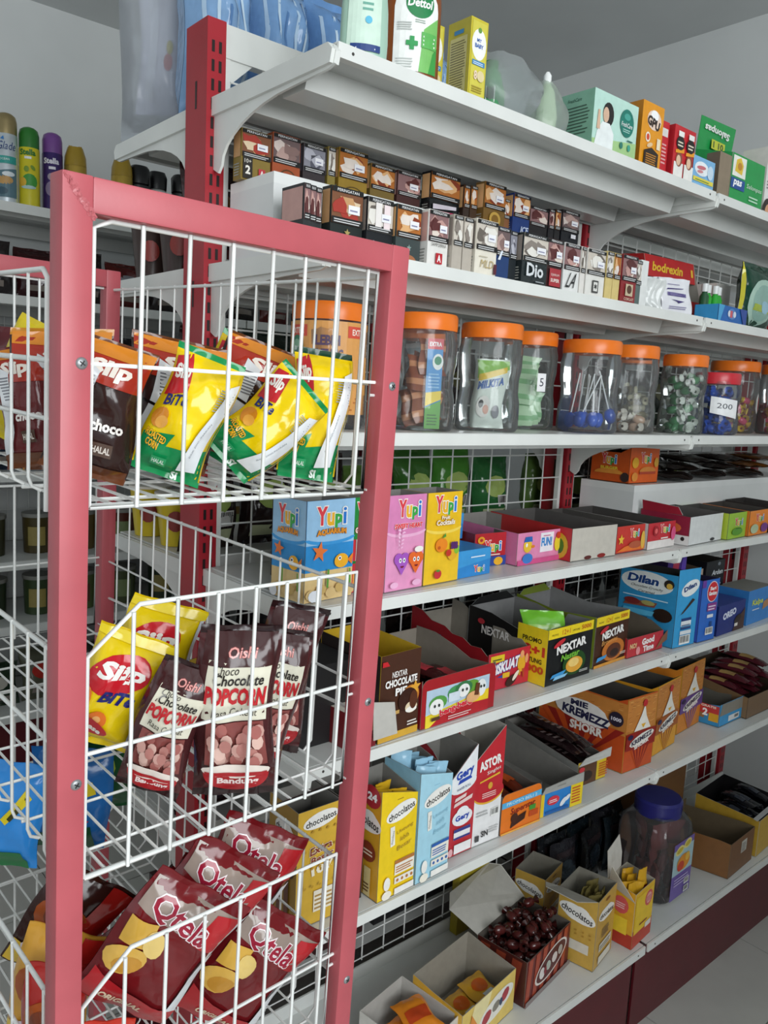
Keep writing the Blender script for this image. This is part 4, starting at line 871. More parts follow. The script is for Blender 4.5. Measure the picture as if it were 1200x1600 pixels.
lowbox('open_candy_box', 'open red candy box with ring sweets print beside the small blue boxes', .425, .088, -4, .080, .17, .062, '#b8262e', '#7d1f22', lambda p: (yupi(p, .046, .036, .042, .02), p.ell(.014, .050, .009, .007, '#e8a02a', 12), p.ell(.014, .050, .004, .003, '#b8262e', 10), p.rect(0, 0, .08, .018, '#2a4a9a'), p.ell(.016, .010, .012, .008, '#e84a3a', 12), p.ell(.06, .008, .012, .008, '#e8b02a', 12), p.lines(.035, .020, .065, .025, 1, '#f0d8c8')))
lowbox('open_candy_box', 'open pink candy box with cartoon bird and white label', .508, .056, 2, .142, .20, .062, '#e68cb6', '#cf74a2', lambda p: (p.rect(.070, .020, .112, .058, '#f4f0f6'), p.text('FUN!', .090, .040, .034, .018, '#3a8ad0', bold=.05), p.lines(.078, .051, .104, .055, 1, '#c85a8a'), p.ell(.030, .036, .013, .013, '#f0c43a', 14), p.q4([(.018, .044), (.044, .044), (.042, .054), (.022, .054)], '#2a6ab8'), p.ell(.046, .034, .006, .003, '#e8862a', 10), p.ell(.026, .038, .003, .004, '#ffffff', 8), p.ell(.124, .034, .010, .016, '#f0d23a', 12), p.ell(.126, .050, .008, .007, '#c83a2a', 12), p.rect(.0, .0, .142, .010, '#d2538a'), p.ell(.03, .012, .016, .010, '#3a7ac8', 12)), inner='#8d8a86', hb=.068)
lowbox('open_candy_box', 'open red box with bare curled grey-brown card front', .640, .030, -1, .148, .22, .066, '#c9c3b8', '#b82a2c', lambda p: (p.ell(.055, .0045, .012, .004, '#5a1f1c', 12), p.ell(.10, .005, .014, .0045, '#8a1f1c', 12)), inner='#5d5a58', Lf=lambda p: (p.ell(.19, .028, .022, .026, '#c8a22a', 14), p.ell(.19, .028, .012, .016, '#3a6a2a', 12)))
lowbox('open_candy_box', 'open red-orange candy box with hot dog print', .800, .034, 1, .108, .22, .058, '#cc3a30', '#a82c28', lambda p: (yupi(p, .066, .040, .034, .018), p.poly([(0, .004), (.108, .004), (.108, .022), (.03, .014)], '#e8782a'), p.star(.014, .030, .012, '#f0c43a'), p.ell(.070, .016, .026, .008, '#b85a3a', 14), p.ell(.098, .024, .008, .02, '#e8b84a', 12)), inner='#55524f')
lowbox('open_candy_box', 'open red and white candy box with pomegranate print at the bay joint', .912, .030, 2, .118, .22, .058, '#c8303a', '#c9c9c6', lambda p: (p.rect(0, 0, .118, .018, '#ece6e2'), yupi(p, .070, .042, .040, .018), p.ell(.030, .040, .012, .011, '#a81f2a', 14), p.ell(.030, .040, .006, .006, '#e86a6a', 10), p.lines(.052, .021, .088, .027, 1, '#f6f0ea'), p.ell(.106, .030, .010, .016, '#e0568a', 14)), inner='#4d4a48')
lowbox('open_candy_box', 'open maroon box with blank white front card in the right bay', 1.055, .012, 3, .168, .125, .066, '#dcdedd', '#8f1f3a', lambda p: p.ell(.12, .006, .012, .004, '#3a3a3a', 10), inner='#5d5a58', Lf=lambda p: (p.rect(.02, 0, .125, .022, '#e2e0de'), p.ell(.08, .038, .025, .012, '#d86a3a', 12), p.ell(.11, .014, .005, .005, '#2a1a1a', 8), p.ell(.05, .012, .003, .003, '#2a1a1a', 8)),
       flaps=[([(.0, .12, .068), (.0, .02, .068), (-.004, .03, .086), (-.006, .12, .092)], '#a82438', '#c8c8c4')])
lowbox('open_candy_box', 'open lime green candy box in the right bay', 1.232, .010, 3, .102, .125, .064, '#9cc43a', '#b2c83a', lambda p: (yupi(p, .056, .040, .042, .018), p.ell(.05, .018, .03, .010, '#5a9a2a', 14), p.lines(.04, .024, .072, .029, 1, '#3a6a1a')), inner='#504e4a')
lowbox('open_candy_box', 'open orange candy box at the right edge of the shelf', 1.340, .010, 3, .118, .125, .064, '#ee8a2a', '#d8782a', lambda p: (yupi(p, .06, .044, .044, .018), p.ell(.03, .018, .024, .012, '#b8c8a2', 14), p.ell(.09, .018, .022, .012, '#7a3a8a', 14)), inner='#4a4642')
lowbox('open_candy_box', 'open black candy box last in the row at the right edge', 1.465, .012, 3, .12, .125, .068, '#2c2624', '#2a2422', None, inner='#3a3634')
r = carton('burger_gummy_box', 'orange gummy burger box on the white riser', 'box', 1.040, .172, ZY+.1255, 0, .125, .11, .086, '#e2621e', L='#d0561a', Rt='#d0561a', top='#c9521a', open_=True, hf=.086, hb=.086, hl=[(0, .086), (.25, .072), (1, .072)], inner='#4a3a30')
pr(r, .125, .11, .086, 'F', lambda p: (yupi(p, .066, .060, .042, .024), p.ell(.020, .050, .014, .013, '#e8b02a', 16), p.ell(.075, .028, .036, .012, '#d88a3a', 16, a0=0, a1=180), p.rect(.04, .022, .11, .028, '#b8452a'), p.ell(.02, .016, .013, .011, '#e8963a', 12), p.ell(.11, .05, .010, .012, '#d8a23a', 12)))
pr(r, .125, .11, .086, 'L', lambda p: (yupi(p, .052, .054, .044, .024), p.ell(.055, .020, .042, .012, '#e8963a', 16, a0=0, a1=180), p.ell(.10, .014, .012, .012, '#3a2a2a', 12), p.text('BURGER', .055, .034, .05, .007, '#f6d23a', bold=.04)))
_ob1 = [tree(r)]
for i in range(9):
    o = bag('dark_sachet', ['dark glossy sachet lying in the heap on the riser, %s from the orange box' % s for s in ('nearest', 'second', 'third', 'fourth', 'fifth', 'sixth', 'seventh', 'eighth', 'farthest')][i], 'sachet', .10, .13, .016, '#2a211e' if i < 7 else '#7a4a1e', 200+i, lambda p: p.rect(.2, .4, .8, .6, '#4a3a34', 6, 3), group='dark sachets on the riser', kind='film')
    m = Matrix.Rotation(R_(-60+25*(i % 3)), 4, 'Z') @ Matrix.Rotation(R_(-88), 4, 'X') @ Matrix.Translation((0, 0, -.02)); place(o, [Matrix.Translation((1.240+.065*i, .175+.01*(i % 2), ZY+.136+.004*k)) @ m for k in range(16)], _ob1)

# ================================================================== biscuit shelf
r = carton('dark_carton', 'low black carton at the left end of the biscuit shelf behind the rack', 'box', .012, .06, ZNE, 0, .12, .20, .13, '#1c1a1b', L='#19181a', top='#2c2c2e'); pr(r, .12, .2, .13, 'L', lambda p: (p.ell(.10, .10, .02, .008, '#8a2a2e', 12), p.lines(.06, .03, .16, .06, 3, '#3a3a3c')))
r = carton('chocolate_pie_box', 'brown chocolate pie box behind the rack post on the biscuit shelf', 'open box', .142, .008, ZNE, 3, .090, .15, .150, '#4a2a1c', L='#241a18', open_=True, hf=.145, hb=.15, inner='#c9a52a', flaps=[([(-.02, -.012, .016), (.030, -.014, .016), (.018, -.016, .072), (-.028, -.016, .082)], '#c3c0b9', '#b0aca4')])
def f(p):
    p.rect(0, 0, .09, .012, '#d8a83a'); p.rect(0, .042, .045, .048, '#c9a05a'); p.text('NEXTAR', .042, .110, .034, .010, '#efe9e4', bold=.02); p.text('CHOCOLATE', .046, .096, .072, .013, '#f6f2ee', bold=.045, out='#2a1610', ow=.03); p.text('PIE', .046, .080, .026, .013, '#f6f2ee', bold=.045, out='#2a1610', ow=.03)
    p.ell(.068, .068, .020, .018, '#c97a2a', 18); p.star(.078, .080, .013, '#e8a83a'); p.ell(.062, .062, .022, .020, '#3a1c12', 20); p.ell(.070, .048, .014, .010, '#e6d2b0', 14); p.ell(.070, .044, .013, .005, '#f6f2ea', 14); p.ell(.074, .060, .009, .016, '#5a2f1c', 12); p.lines(.062, .018, .086, .028, 2, '#e8e2da'); p.q4([(0, .128), (.016, .128), (.010, .136), (0, .136)], '#c8262e')
pr(r, .09, .15, .15, 'F', f)
r = carton('cream_box', 'cream and maroon wafer box squeezed at the shelf edge by the rack post', 'box', .088, .006, ZNE, 3, .050, .06, .060, '#e9e2d6', L='#7a1f26', top='#e6ded0'); pr(r, .05, .06, .06, 'F', lambda p: (p.poly([(.02, 0), (.05, 0), (.05, .042), (.03, .03)], '#7a1f26'), p.ell(.034, .040, .014, .016, '#e8b88a', 14)))
r = carton('wafer_box', 'open red wafer box with comic strip front on the biscuit shelf', 'open box', .237, .010, ZNE, 1, .185, .21, .092, '#a81f26', L='#8a1a20', open_=True, hf=.085, hb=.095, hl=[(0, .085), (.06, .078), (.3, .074), (.5, .088), (.75, .10), (1, .10)], inner='#8d857a', fcurve=.014)
def f(p):
    p.rect(.010, .0, .168, .066, '#f0d22a'); p.q4([(.010, .022), (.168, .040), (.168, .066), (.010, .066)], '#b9cfe2'); p.q4([(.010, .0), (.168, .0), (.168, .020), (.06, .024)], '#b8242c'); p.poly([(.020, .0), (.06, .024), (.010, .02), (.010, 0)], '#f2da3a')
    for cx, cy, c in ((.038, .040, '#5aa04a'), (.082, .050, '#4a9a5a'), (.120, .052, '#6aa03a'), (.1, .054, '#3a7a4a')): p.ell(cx, cy, .022, .013, c, 14)
    p.ell(.034, .034, .017, .014, '#f4f4f0', 16); p.ell(.100, .050, .015, .012, '#f4f4f0', 16); p.ell(.145, .046, .013, .016, '#eef0ee', 14); p.rect(.062, .036, .09, .052, '#d8e4ee'); p.text('beng-beng', .082, .024, .082, .015, '#d8283a', rot=6, bold=.045, out='#f6f0ea', ow=.03)
    p.ell(.124, .034, .018, .010, '#e8b07a', 14); p.q4([(.126, .036), (.138, .034), (.140, .056), (.130, .058)], '#6a3a20'); p.lines(.062, .006, .12, .014, 2, '#e8c4c0')
    for cx, cy in ((.028, .037), (.038, .037), (.095, .052), (.105, .052), (.142, .049), (.150, .049)): p.ell(cx, cy, .0022, .003, '#1f2a24', 8)
    p.rect(.020, .012, .040, .018, '#5a3a2a')
pr(r, .185, .21, .092, 'F', f)
for i, o in enumerate(sachets((.25, .015, ZNE+.004), .15, .19, .0, 7, '#4a1a1c', '#c8404a', 'red-brown wafer bar lying in the comic strip box', 'wafer bar', 'bars in the comic strip box', 31, (.035, .11, .02), 40, lie=True)): pass
r = carton('biscuit_box', 'open red biscuit box with wavy torn side next to the comic strip box', 'open box', .437, .052, ZNE, -1, .118, .225, .082, '#c3283a', L='#a01f28', open_=True, hf=.075, hb=.10, hl=[(0, .075), (.02, .070), (.1, .082), (.22, .080), (.32, .090), (.45, .090), (.55, .100), (.72, .102), (.85, .116), (1, .12)], inner='#8a847a')
r.location = (.462, .066, ZNE)
def f(p):
    p.rect(.006, .056, .052, .070, '#e8c82a'); p.lines(.012, .060, .046, .066, 1, '#5a5a2a'); p.text('BiSKUAT', .058, .046, .092, .022, '#f4f0f4', rot=6, shear=.25, bold=.05, out='#2a3f9a', ow=.04); p.poly([(.03, .026), (.075, .034), (.055, .022)], '#2f4aa8'); p.rect(.048, .022, .072, .032, '#e8b82a')
    p.ell(.112, .044, .014, .018, '#e8b030', 14); p.ell(.112, .062, .007, .008, '#e8a070', 12); p.q4([(.104, .02), (.11, .02), (.108, .032), (.102, .034)], '#d8a02a'); p.q4([(.118, .014), (.124, .014), (.122, .032), (.114, .032)], '#b8402a'); p.ell(.128, .052, .006, .010, '#e8a070', 10); p.ell(.078, .014, .020, .010, '#3a1c14', 16, 20); p.ell(.092, .022, .014, .005, '#f0e4d2', 12, 40)
pr(r, .118, .225, .082, 'F', lambda p: (setattr(p, 'S', (lambda S0: lambda u, v, o: S0(u*.83, v, o))(p.S)), f(p))); pr(r, .118, .225, .082, 'L', lambda p: (p.text('BiSKUAT', .055, .070, .07, .018, '#c9b8c0', shear=.2, bold=.04, out='#3a2f6a', ow=.04), p.ell(.14, .030, .022, .018, '#a8783a', 14), p.ell(.18, .028, .014, .02, '#c89a4a', 12)))
def nextar(name, label, x, y, rot, wd, h, body, prod, fn, d=.21, side='#141314', hl=None, flap=True, yel='#f0d422'):
    r = carton(name, label, 'open box', x, y, ZNE, rot, wd, d, h, body, L=side, open_=True, hf=h, hb=h, hl=hl or [(0, h), (.3, h*.93), (.55, h*.98), (1, h*1.02)], inner='#8a8a8a', flaps=[([(.004, d*.99, h), (wd-.004, d*.99, h), (wd*.8, d*1.0, h+.018), (wd*.2, d*1.0, h+.014)], side, '#b8bcc0')], fcurve=.010)
    def g(p):
        p.rect(0, h-.021, wd, h-.001, yel); p.text('PROMO', wd*.14, h-.0135, wd*.14, .004, '#3a2a1a'); p.text('12+1', wd*.38, h-.0115, wd*.17, .010, '#c8341f'); p.text('UNTUNG', wd*.60, h-.0125, wd*.16, .004, '#3a2a1a'); p.text('5000', wd*.83, h-.0105, wd*.22, .009, '#c8641f', bold=.02)
        p.text('NEXTAR', wd*.52, h*.63, wd*.66, h*.16, '#f4f2ee', rot=5, bold=.05); p.ell(wd*.24, h*.72, wd*.13, h*.045, '#c82a34', 12, 20); fn(p, wd, h)
    pr(r, wd, d, h, 'F', g); return r
def nas(p, w_, h):
    p.ell(w_*.6, h*.30, w_*.26, h*.22, '#1f4a1a', 18); p.text('Nastar', w_*.50, h*.46, w_*.4, h*.11, '#7ac03a', shear=.25, bold=.03, rot=5); p.ell(w_*.60, h*.27, w_*.19, h*.14, '#e8a83a', 18); p.ell(w_*.58, h*.31, w_*.12, h*.08, '#f6d27a', 14); p.q4([(w_*.08, h*.12), (w_*.36, h*.15), (w_*.42, h*.22), (w_*.12, h*.18)], '#3f9ad8'); p.q4([(w_*.14, h*.08), (w_*.40, h*.10), (w_*.46, h*.15), (w_*.18, h*.14)], '#8ac8ec'); p.lines(w_*.72, h*.10, w_*.92, h*.15, 2, '#c9c9c4')
r = nextar('pastry_box', 'open black pastry box with yellow promo side and pineapple biscuit', .583, .024, 1, .150, .116, '#121314', 'n', nas, hl=[(0, .114), (.30, .112), (.34, .098), (.7, .115), (1, .118)])
pr(r, .150, .21, .116, 'L', lambda p: (p.rect(.135, 0, .21, .114, '#ecd024'), p.text('PROMO', .172, .088, .048, .010, '#3a2f14', bold=.03), p.text('12+1', .174, .068, .062, .020, '#c8341f', bold=.05), p.text('UNTUNG', .174, .047, .05, .010, '#3a2f14', bold=.03), p.text('5000', .176, .030, .058, .016, '#c8501f', bold=.04), p.text('NEXTAR', .078, .076, .076, .018, '#d8d4d0', bold=.03), p.ell(.038, .092, .010, .006, '#b8303a', 10)))
def bro(p, w_, h):
    p.rect(0, 0, w_, h*.06, '#d8963a'); p.ell(w_*.55, h*.28, w_*.34, h*.22, '#c8742a', 20); p.text('Brownies', w_*.42, h*.48, w_*.46, h*.09, '#e8a85a', shear=.25, rot=5); p.ell(w_*.56, h*.26, w_*.22, h*.15, '#5a2a14', 18); p.ell(w_*.58, h*.22, w_*.13, h*.08, '#2a120a', 14); p.q4([(w_*.05, h*.12), (w_*.32, h*.16), (w_*.36, h*.22), (w_*.08, h*.20)], '#3f9ad8'); p.lines(w_*.76, h*.14, w_*.94, h*.20, 2, '#e0d2c4')
nextar('brownie_box', 'open brown brownie box with yellow promo strip beside the black pastry box', .758, .036, 3, .132, .112, '#43210f', 'b', bro, side='#7a8a2a', hl=[(0, .112), (.5, .105), (1, .12)])
o = bag('green_bar', 'lime green wrapper poking out of the black pastry box', 'wafer bar', .09, .10, .012, '#7ac83a', 240, lambda p: p.rect(.1, .3, .9, .7, '#a8e05a', 6, 3)); o.matrix_world = Matrix.Translation((.632, .072, ZNE+.034)) @ Matrix.Rotation(R_(-40), 4, 'Z') @ Matrix.Rotation(R_(-22), 4, 'X')
for i in range(5):
    o = bag('black_bar', 'dark wrapped pastry bar lying inside the black pastry box', 'wafer bar', .035, .12, .018, '#1c1a1a', 250+i, lambda p: p.rect(.2, .3, .8, .7, '#3a3634', 4, 3), group='bars inside the black pastry box'); o.matrix_world = Matrix.Translation((.62+.024*i, .08, ZNE+.012+.002*i)) @ Matrix.Rotation(R_(-84), 4, 'X')
r = carton('cookie_tray', 'low red cookie tray with white lettering beside the tall blue box', 'open box', .884, .036, ZNE, 0, .145, .11, .050, '#c0303a', L='#a8242e', open_=True, hf=.044, hb=.05, hl=[(0, .044), (.3, .06), (1, .07)], inner='#6a6054')
pr(r, .165, .12, .05, 'F', lambda p: (p.text('Good', .082, .030, .050, .016, '#f6f0ee', bold=.05, rot=3), p.text('Time', .085, .013, .044, .014, '#f6f0ee', bold=.05, rot=3), p.text('NO!', .022, .026, .026, .012, '#f0d29a', bold=.03), p.ell(.042, .012, .008, .010, '#e8969a', 10), p.q4([(.115, .004), (.165, .02), (.165, .044), (.14, .03)], '#8a5a3a')))
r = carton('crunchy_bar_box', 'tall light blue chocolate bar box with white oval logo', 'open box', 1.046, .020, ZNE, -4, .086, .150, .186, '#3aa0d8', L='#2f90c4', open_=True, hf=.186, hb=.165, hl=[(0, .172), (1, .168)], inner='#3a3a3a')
def lf(p):
    p.ell(.055, .142, .052, .026, '#dfe4e2', 26, 0); p.text('Dilan', .048, .148, .062, .020, '#1c3f7a', bold=.045, out='#ffffff', ow=.03, shear=.15); p.text('Chocolate Crunchy', .056, .130, .064, .008, '#3a3a3a', shear=.3); p.text('Caramel', .056, .120, .032, .006, '#3a3a3a', shear=.3); p.ell(.099, .148, .010, .011, '#2a2420', 12); p.ell(.100, .144, .006, .007, '#d8b04a', 10)
    p.lines(.01, .104, .10, .110, 1, '#bfe0f2'); p.q4([(.012, .080), (.075, .086), (.080, .098), (.02, .094)], '#8a4a3a'); p.ell(.092, .072, .019, .016, '#2a1a14', 16); p.ell(.03, .092, .016, .008, '#7a2a2a', 12); p.ell(.062, .094, .014, .006, '#a8a060', 10); p.q4([(.01, .058), (.072, .064), (.076, .076), (.014, .074)], '#5ab8e0'); p.q4([(.02, .055), (.06, .052), (.064, .060), (.022, .062)], '#4a3020')
pr(r, .086, .150, .186, 'L', lambda p: (setattr(p, 'S', (lambda S0: lambda u, v, o: S0(u*1.3, v, o))(p.S)), lf(p)))
pr(r, .086, .150, .186, 'F', lambda p: (p.ell(.050, .140, .036, .018, '#eef2f2', 20, 15), p.text('Dilan', .048, .143, .050, .012, '#1c3f7a', rot=15, bold=.05), p.q4([(.018, .078), (.030, .082), (.072, .110), (.062, .114)], '#3a2218'), p.rect(.024, .050, .064, .068, '#e9eef2'), p.rect(.024, .062, .064, .069, '#1f3f7a'), p.rect(.024, .042, .064, .047, '#1f3f7a'), p.lines(.026, .046, .062, .056, 2, '#5a6a8a'), p.rect(.022, .030, .066, .039, '#e4eaee'), p.bars(.022, .006, .064, .028)))
skew(r, -.10)
r = carton('grain_bar_box', 'tall blue and purple cereal bar box with red round badge', 'open box', 1.143, .012, ZNE, -3, .074, .075, .165, '#2f6cc8', L='#3a5ab8', open_=True, hf=.152, hb=.16, hl=[(0, .152), (1, .15)], inner='#2a2440')
pr(r, .074, .075, .165, 'F', lambda p: (p.rect(0, .134, .016, .152, '#6a3a9a'), p.ell(.046, .122, .024, .026, '#f2e6e6', 20), p.ell(.046, .122, .022, .024, '#d02a34', 20), p.text('Sari', .046, .130, .026, .009, '#ffffff', bold=.04), p.text('Gandum', .046, .118, .034, .010, '#ffffff', bold=.04), p.rect(.028, .074, .068, .094, '#8a3a8a'), p.lines(.032, .077, .064, .091, 2, '#e8d8ec'), p.rect(.030, .058, .056, .066, '#e4e8f0'), p.rect(.044, .036, .054, .048, '#1f4a8a'), p.bars(.028, .016, .060, .034)))
skew(r, -.10)
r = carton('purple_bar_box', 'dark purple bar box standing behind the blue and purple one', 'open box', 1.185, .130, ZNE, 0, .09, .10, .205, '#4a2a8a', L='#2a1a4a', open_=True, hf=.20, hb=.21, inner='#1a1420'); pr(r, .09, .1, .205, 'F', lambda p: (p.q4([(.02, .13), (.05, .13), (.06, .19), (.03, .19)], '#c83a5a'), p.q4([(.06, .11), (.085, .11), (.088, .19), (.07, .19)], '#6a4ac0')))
r = carton('chocolate_cookie_box', 'closed dark blue cookie box with white lettering in the right bay', 'box', 1.237, .012, ZNE, 2, .150, .09, .076, '#1f2f7a', L='#1a2866', top='#2a3f8e'); pr(r, .150, .09, .076, 'F', lambda p: (p.text('OREO', .062, .050, .072, .018, '#e4e8f4', bold=.05, rot=8, out='#3a5ac0', ow=.03), p.q4([(.085, .0), (.15, .0), (.15, .055), (.11, .03)], '#4a2f2a'), p.ell(.110, .030, .020, .010, '#2a1a18', 14, 20), p.rect(.094, .012, .112, .020, '#e8e2da')))
r = carton('yellow_chocolate_box', 'chocolate box with yellow lower corner behind the dark blue cookie box', 'open box', 1.262, .112, ZNE, 2, .075, .10, .150, '#c8b09a', L='#27408a', open_=True, hf=.142, hb=.15, inner='#5a4c40'); pr(r, .075, .1, .15, 'F', lambda p: (p.rect(0, .08, .075, .112, '#e0cbb8'), p.poly([(0, .076), (.075, .09), (.075, .118), (.02, .11)], '#4a2a1c'), p.rect(0, .074, .075, .088, '#e8d02a'), p.rect(0, .118, .05, .142, '#2a4aa0')))
r = carton('black_coffee_box', 'tall black box with white lettering standing at the back right', 'open box', 1.345, .110, ZNE, 2, .105, .11, .160, '#15171e', L='#121318', open_=True, hf=.158, hb=.16, inner='#2a2824'); pr(r, .105, .11, .16, 'F', lambda p: (p.text('Arden', .064, .126, .062, .014, '#dfe2e6', bold=.03, shear=.2), p.ell(.07, .148, .008, .005, '#8a929a', 10), p.lines(.045, .106, .085, .112, 1, '#b8bcc4'), p.lines(.042, .086, .09, .098, 2, '#c9ccd2'), p.lines(.044, .058, .088, .070, 2, '#c9ccd2')))
r = carton('light_blue_biscuit_box', 'light blue wafer box with yellow script at the right edge', 'box', 1.408, .020, ZNE, 3, .15, .08, .092, '#3a86d0', L='#3277bc', top='#8a8880'); pr(r, .15, .08, .092, 'F', lambda p: (p.text('Kalpa', .062, .055, .07, .020, '#d8e04a', shear=.2, bold=.03), p.lines(.03, .036, .08, .042, 1, '#e8ecf0'), p.q4([(.095, .03), (.15, .04), (.15, .062), (.1, .052)], '#b8865a')))

# ================================================================== wafer shelf
def slant(name, label, x, y, rot, wd, h, hf2, col, L, fn, Lf=None, d=.09, inner='#83817c', hl=None):
    """tall carton whose front is cut on a slant: left edge h, right edge hf2"""
    r = thing(name, label, 'open box', (x, y, ZOE), rot); b = MB(); t = .0012
    b.panel([(0, 0, 0), (wd, 0, 0), (wd, 0, hf2), (0, 0, h)], t, col, inner)
    b.panel([(0, d-t, 0), (0, t, 0), (0, t, h)] + ([(0, f*d, q) for f, q in hl] if hl else []) + [(0, d-t, h*1.0 if not hl else hl[-1][1])], t, L, inner)
    hb = h if not hl else hl[-1][1]
    b.panel([(wd, t, 0), (wd, d-t, 0), (wd, d-t, hb), (wd, t, hf2)], t, L, inner); b.panel([(wd, d, 0), (0, d, 0), (0, d, hb), (wd, d, hb)], t, col, inner); b.panel([(0, 0, 0), (0, d, 0), (wd, d, 0), (wd, 0, 0)], t, col, inner)
    b.build('carton_body', r); pr(r, wd, d, h, 'F', fn)
    if Lf: pr(r, wd, d, h, 'L', Lf)
    return r
def choco(p, cu, cv, w_, h_, rot=12):
    p.ell(cu, cv, w_*.5, h_*.5, '#f6f4ee', 22, rot); p.ell(cu+w_*.12, cv+h_*.22, w_*.22, h_*.30, '#f6f4ee', 16, rot); p.ell(cu-w_*.12, cv-h_*.18, w_*.22, h_*.28, '#f6f4ee', 16, rot); p.text('chocolatos', cu, cv, w_*.86, h_*.42, '#2a2622', rot=rot, bold=.015)
def chocf(w_, c2, c3):
    def f(p):
        p.lines(w_*.42, .172, w_*.62, .175, 1, c3); choco(p, w_*.55, .150, w_*.84, .030, 12)
        p.q4([(w_*.28, .092), (w_*.40, .094), (w_*.37, .128), (w_*.25, .128)], '#f4f2ea'); p.text('chocolatos', w_*.325, .108, .024, .005, '#3a342c', rot=84)
        for i, s in enumerate(('Untung', 'lebih', 'Besar')): p.text(s, w_*.66, .116-.014*i, w_*(.46, .24, .40)[i], .008, c3, rot=10, shear=.25)
        p.rect(w_*.42, .038, w_*.96, .064, '#f3eee2'); p.rect(w_*.42, .058, w_*.96, .064, c2); p.lines(w_*.45, .042, w_*.92, .055, 3, c2); p.rect(w_*.42, .022, w_*.96, .034, '#f3eee2'); [p.ell(w_*(.5+.13*i), .028, .003, .003, c2, 8) for i in range(4)]; p.rect(w_*.42, .004, w_*.96, .015, '#f6f4ee'); p.ell(w_*.2, .030, w_*.09, .012, '#f6f4ee', 12); p.ell(w_*.2, .010, w_*.13, .008, '#f6f0e0', 12)
    return f
def chocL(d):
    return lambda p: (choco(p, d*.60, .135, d*.85, .036, -8), p.ell(d*.75, .180, d*.24, .020, '#b02a34', 16), p.text('24', d*.76, .180, d*.26, .014, '#ffffff', bold=.05), p.ell(d*.7, .082, d*.22, .018, '#8a3a22', 16), p.lines(d*.55, .076, d*.85, .088, 2, '#f0dcc4'), [p.rect(d*(.12+.26*i), .004, d*(.30+.26*i), .055+.006*(i % 2), '#e6d6a2' if i % 2 else '#d9c58a') for i in range(3)], [p.lines(d*(.12+.26*i), .012, d*(.28+.26*i), .03, 3, '#6a4a2a') for i in range(3)])
r = slant('wafer_stick_box', 'tall yellow wafer stick box nearest the rack post on the wafer shelf', .157, .006, 2, .083, .196, .172, '#f2ce1e', '#d8a22a', chocf(.083, '#b8763a', '#a8842a'), chocL(.09), d=.09, hl=[(.3, .186), (.7, .176), (.98, .19)])
sachets((.157, .006, ZOE+.05), .075, .075, .0, 6, '#e8b82a', '#6a3a2a', 'yellow wafer stick sachet standing in the yellow box', 'sachet', 'sachets in the yellow wafer box', 51, (.034, .125, .014), 9)
r = slant('wafer_stick_box', 'tall pale blue wafer stick box next to the yellow one', .2425, .006, 3, .082, .203, .182, '#a9d8ea', '#93c6dc', chocf(.082, '#2f62b0', '#8fc0d4'), d=.09)
sachets((.2425, .006, ZOE+.06), .078, .08, .01, 7, '#9ccbe4', '#d4ecf4', 'pale blue wafer sachet standing in the pale blue box', 'sachet', 'sachets in the pale blue wafer box', 52, (.036, .13, .016), 14)
r = slant('wafer_roll_box', 'tall red and white wafer roll box with blue lettering', .341, .030, -1, .066, .150, .208, '#c2323c', '#a82832', lambda p: (p.q4([(0, .128), (.066, .146), (.066, .208), (0, .150)], '#f0f2f4', 1, 1), p.ell(.033, .138, .034, .016, '#f0f2f4', 18, 10), p.text('Gery', .036, .158, .046, .020, '#2a4ab0', bold=.045, shear=.15, rot=14), p.q4([(.018, .140), (.054, .146), (.050, .152), (.022, .148)], '#2a4ab0'), p.text('WAFER ROLL', .034, .132, .036, .005, '#3a4a7a', rot=8), p.q4([(.012, .108), (.040, .113), (.042, .120), (.014, .115)], '#ecd2ce'), p.q4([(.010, .098), (.056, .106), (.058, .114), (.012, .105)], '#ecd2ce'), p.ell(.034, .074, .026, .016, '#f4f4f6', 18), p.ell(.034, .084, .016, .012, '#f4f4f6', 14), p.text('Gery', .034, .074, .036, .014, '#2a4ab0', bold=.045, rot=6), p.rect(.014, .034, .056, .054, '#f0eef0'), p.rect(.014, .048, .056, .054, '#3a3f8a'), p.rect(.014, .034, .056, .038, '#3a3f8a'), p.rect(.016, .006, .060, .024, '#f4f2f2'), p.ell(.007, .012, .006, .008, '#e8b0b4', 10)), d=.10, hl=[(.5, .19), (.98, .21)])
r = slant('wafer_roll_box', 'tall red and white wafer roll box with a deep slanted cut', .4075, .030, -3, .072, .172, .228, '#efeeee', '#c02a32', lambda p: (p.q4([(0, .098), (.072, .098), (.072, .228), (0, .172)], '#c42a34', 1, 1), p.ell(.036, .102, .040, .022, '#c42a34', 22), p.ell(.036, .100, .039, .020, '#e8b03a', 22, a0=180, a1=360), p.ell(.036, .104, .039, .020, '#c42a34', 22, a0=180, a1=360), p.text('ASTOR', .036, .162, .058, .020, '#f8f4f0', bold=.05, rot=8), p.text('Singles', .046, .144, .036, .009, '#f8f4f0', rot=10, shear=.2), p.q4([(.010, .126), (.062, .134), (.062, .138), (.010, .129)], '#e8b83a'), p.ell(.038, .116, .006, .007, '#d8a23a', 12), p.lines(.018, .094, .056, .106, 3, '#f0c8c4'), p.bars(.044, .052, .066, .068), p.lines(.006, .06, .036, .072, 2, '#b8b8b8'), p.rect(.006, .010, .016, .022, '#4a4a4a'), p.text('SN', .030, .022, .018, .012, '#3a3a3a', bold=.03), p.lines(.042, .02, .066, .034, 3, '#c4c4c4')), d=.11, hl=[(.5, .215), (.98, .235)], inner='#b3b0a8')
r = carton('wafer_bar_tray', 'orange wafer bar tray with white price strip on the wafer shelf', 'open box', .484, .026, ZOE, -3, .112, .24, .080, '#ea7a22', L='#8a8076', open_=True, hf=.082, hb=.085, hl=[(0, .08), (.1, .072), (1, .085)], inner='#77736d', fcurve=.012)
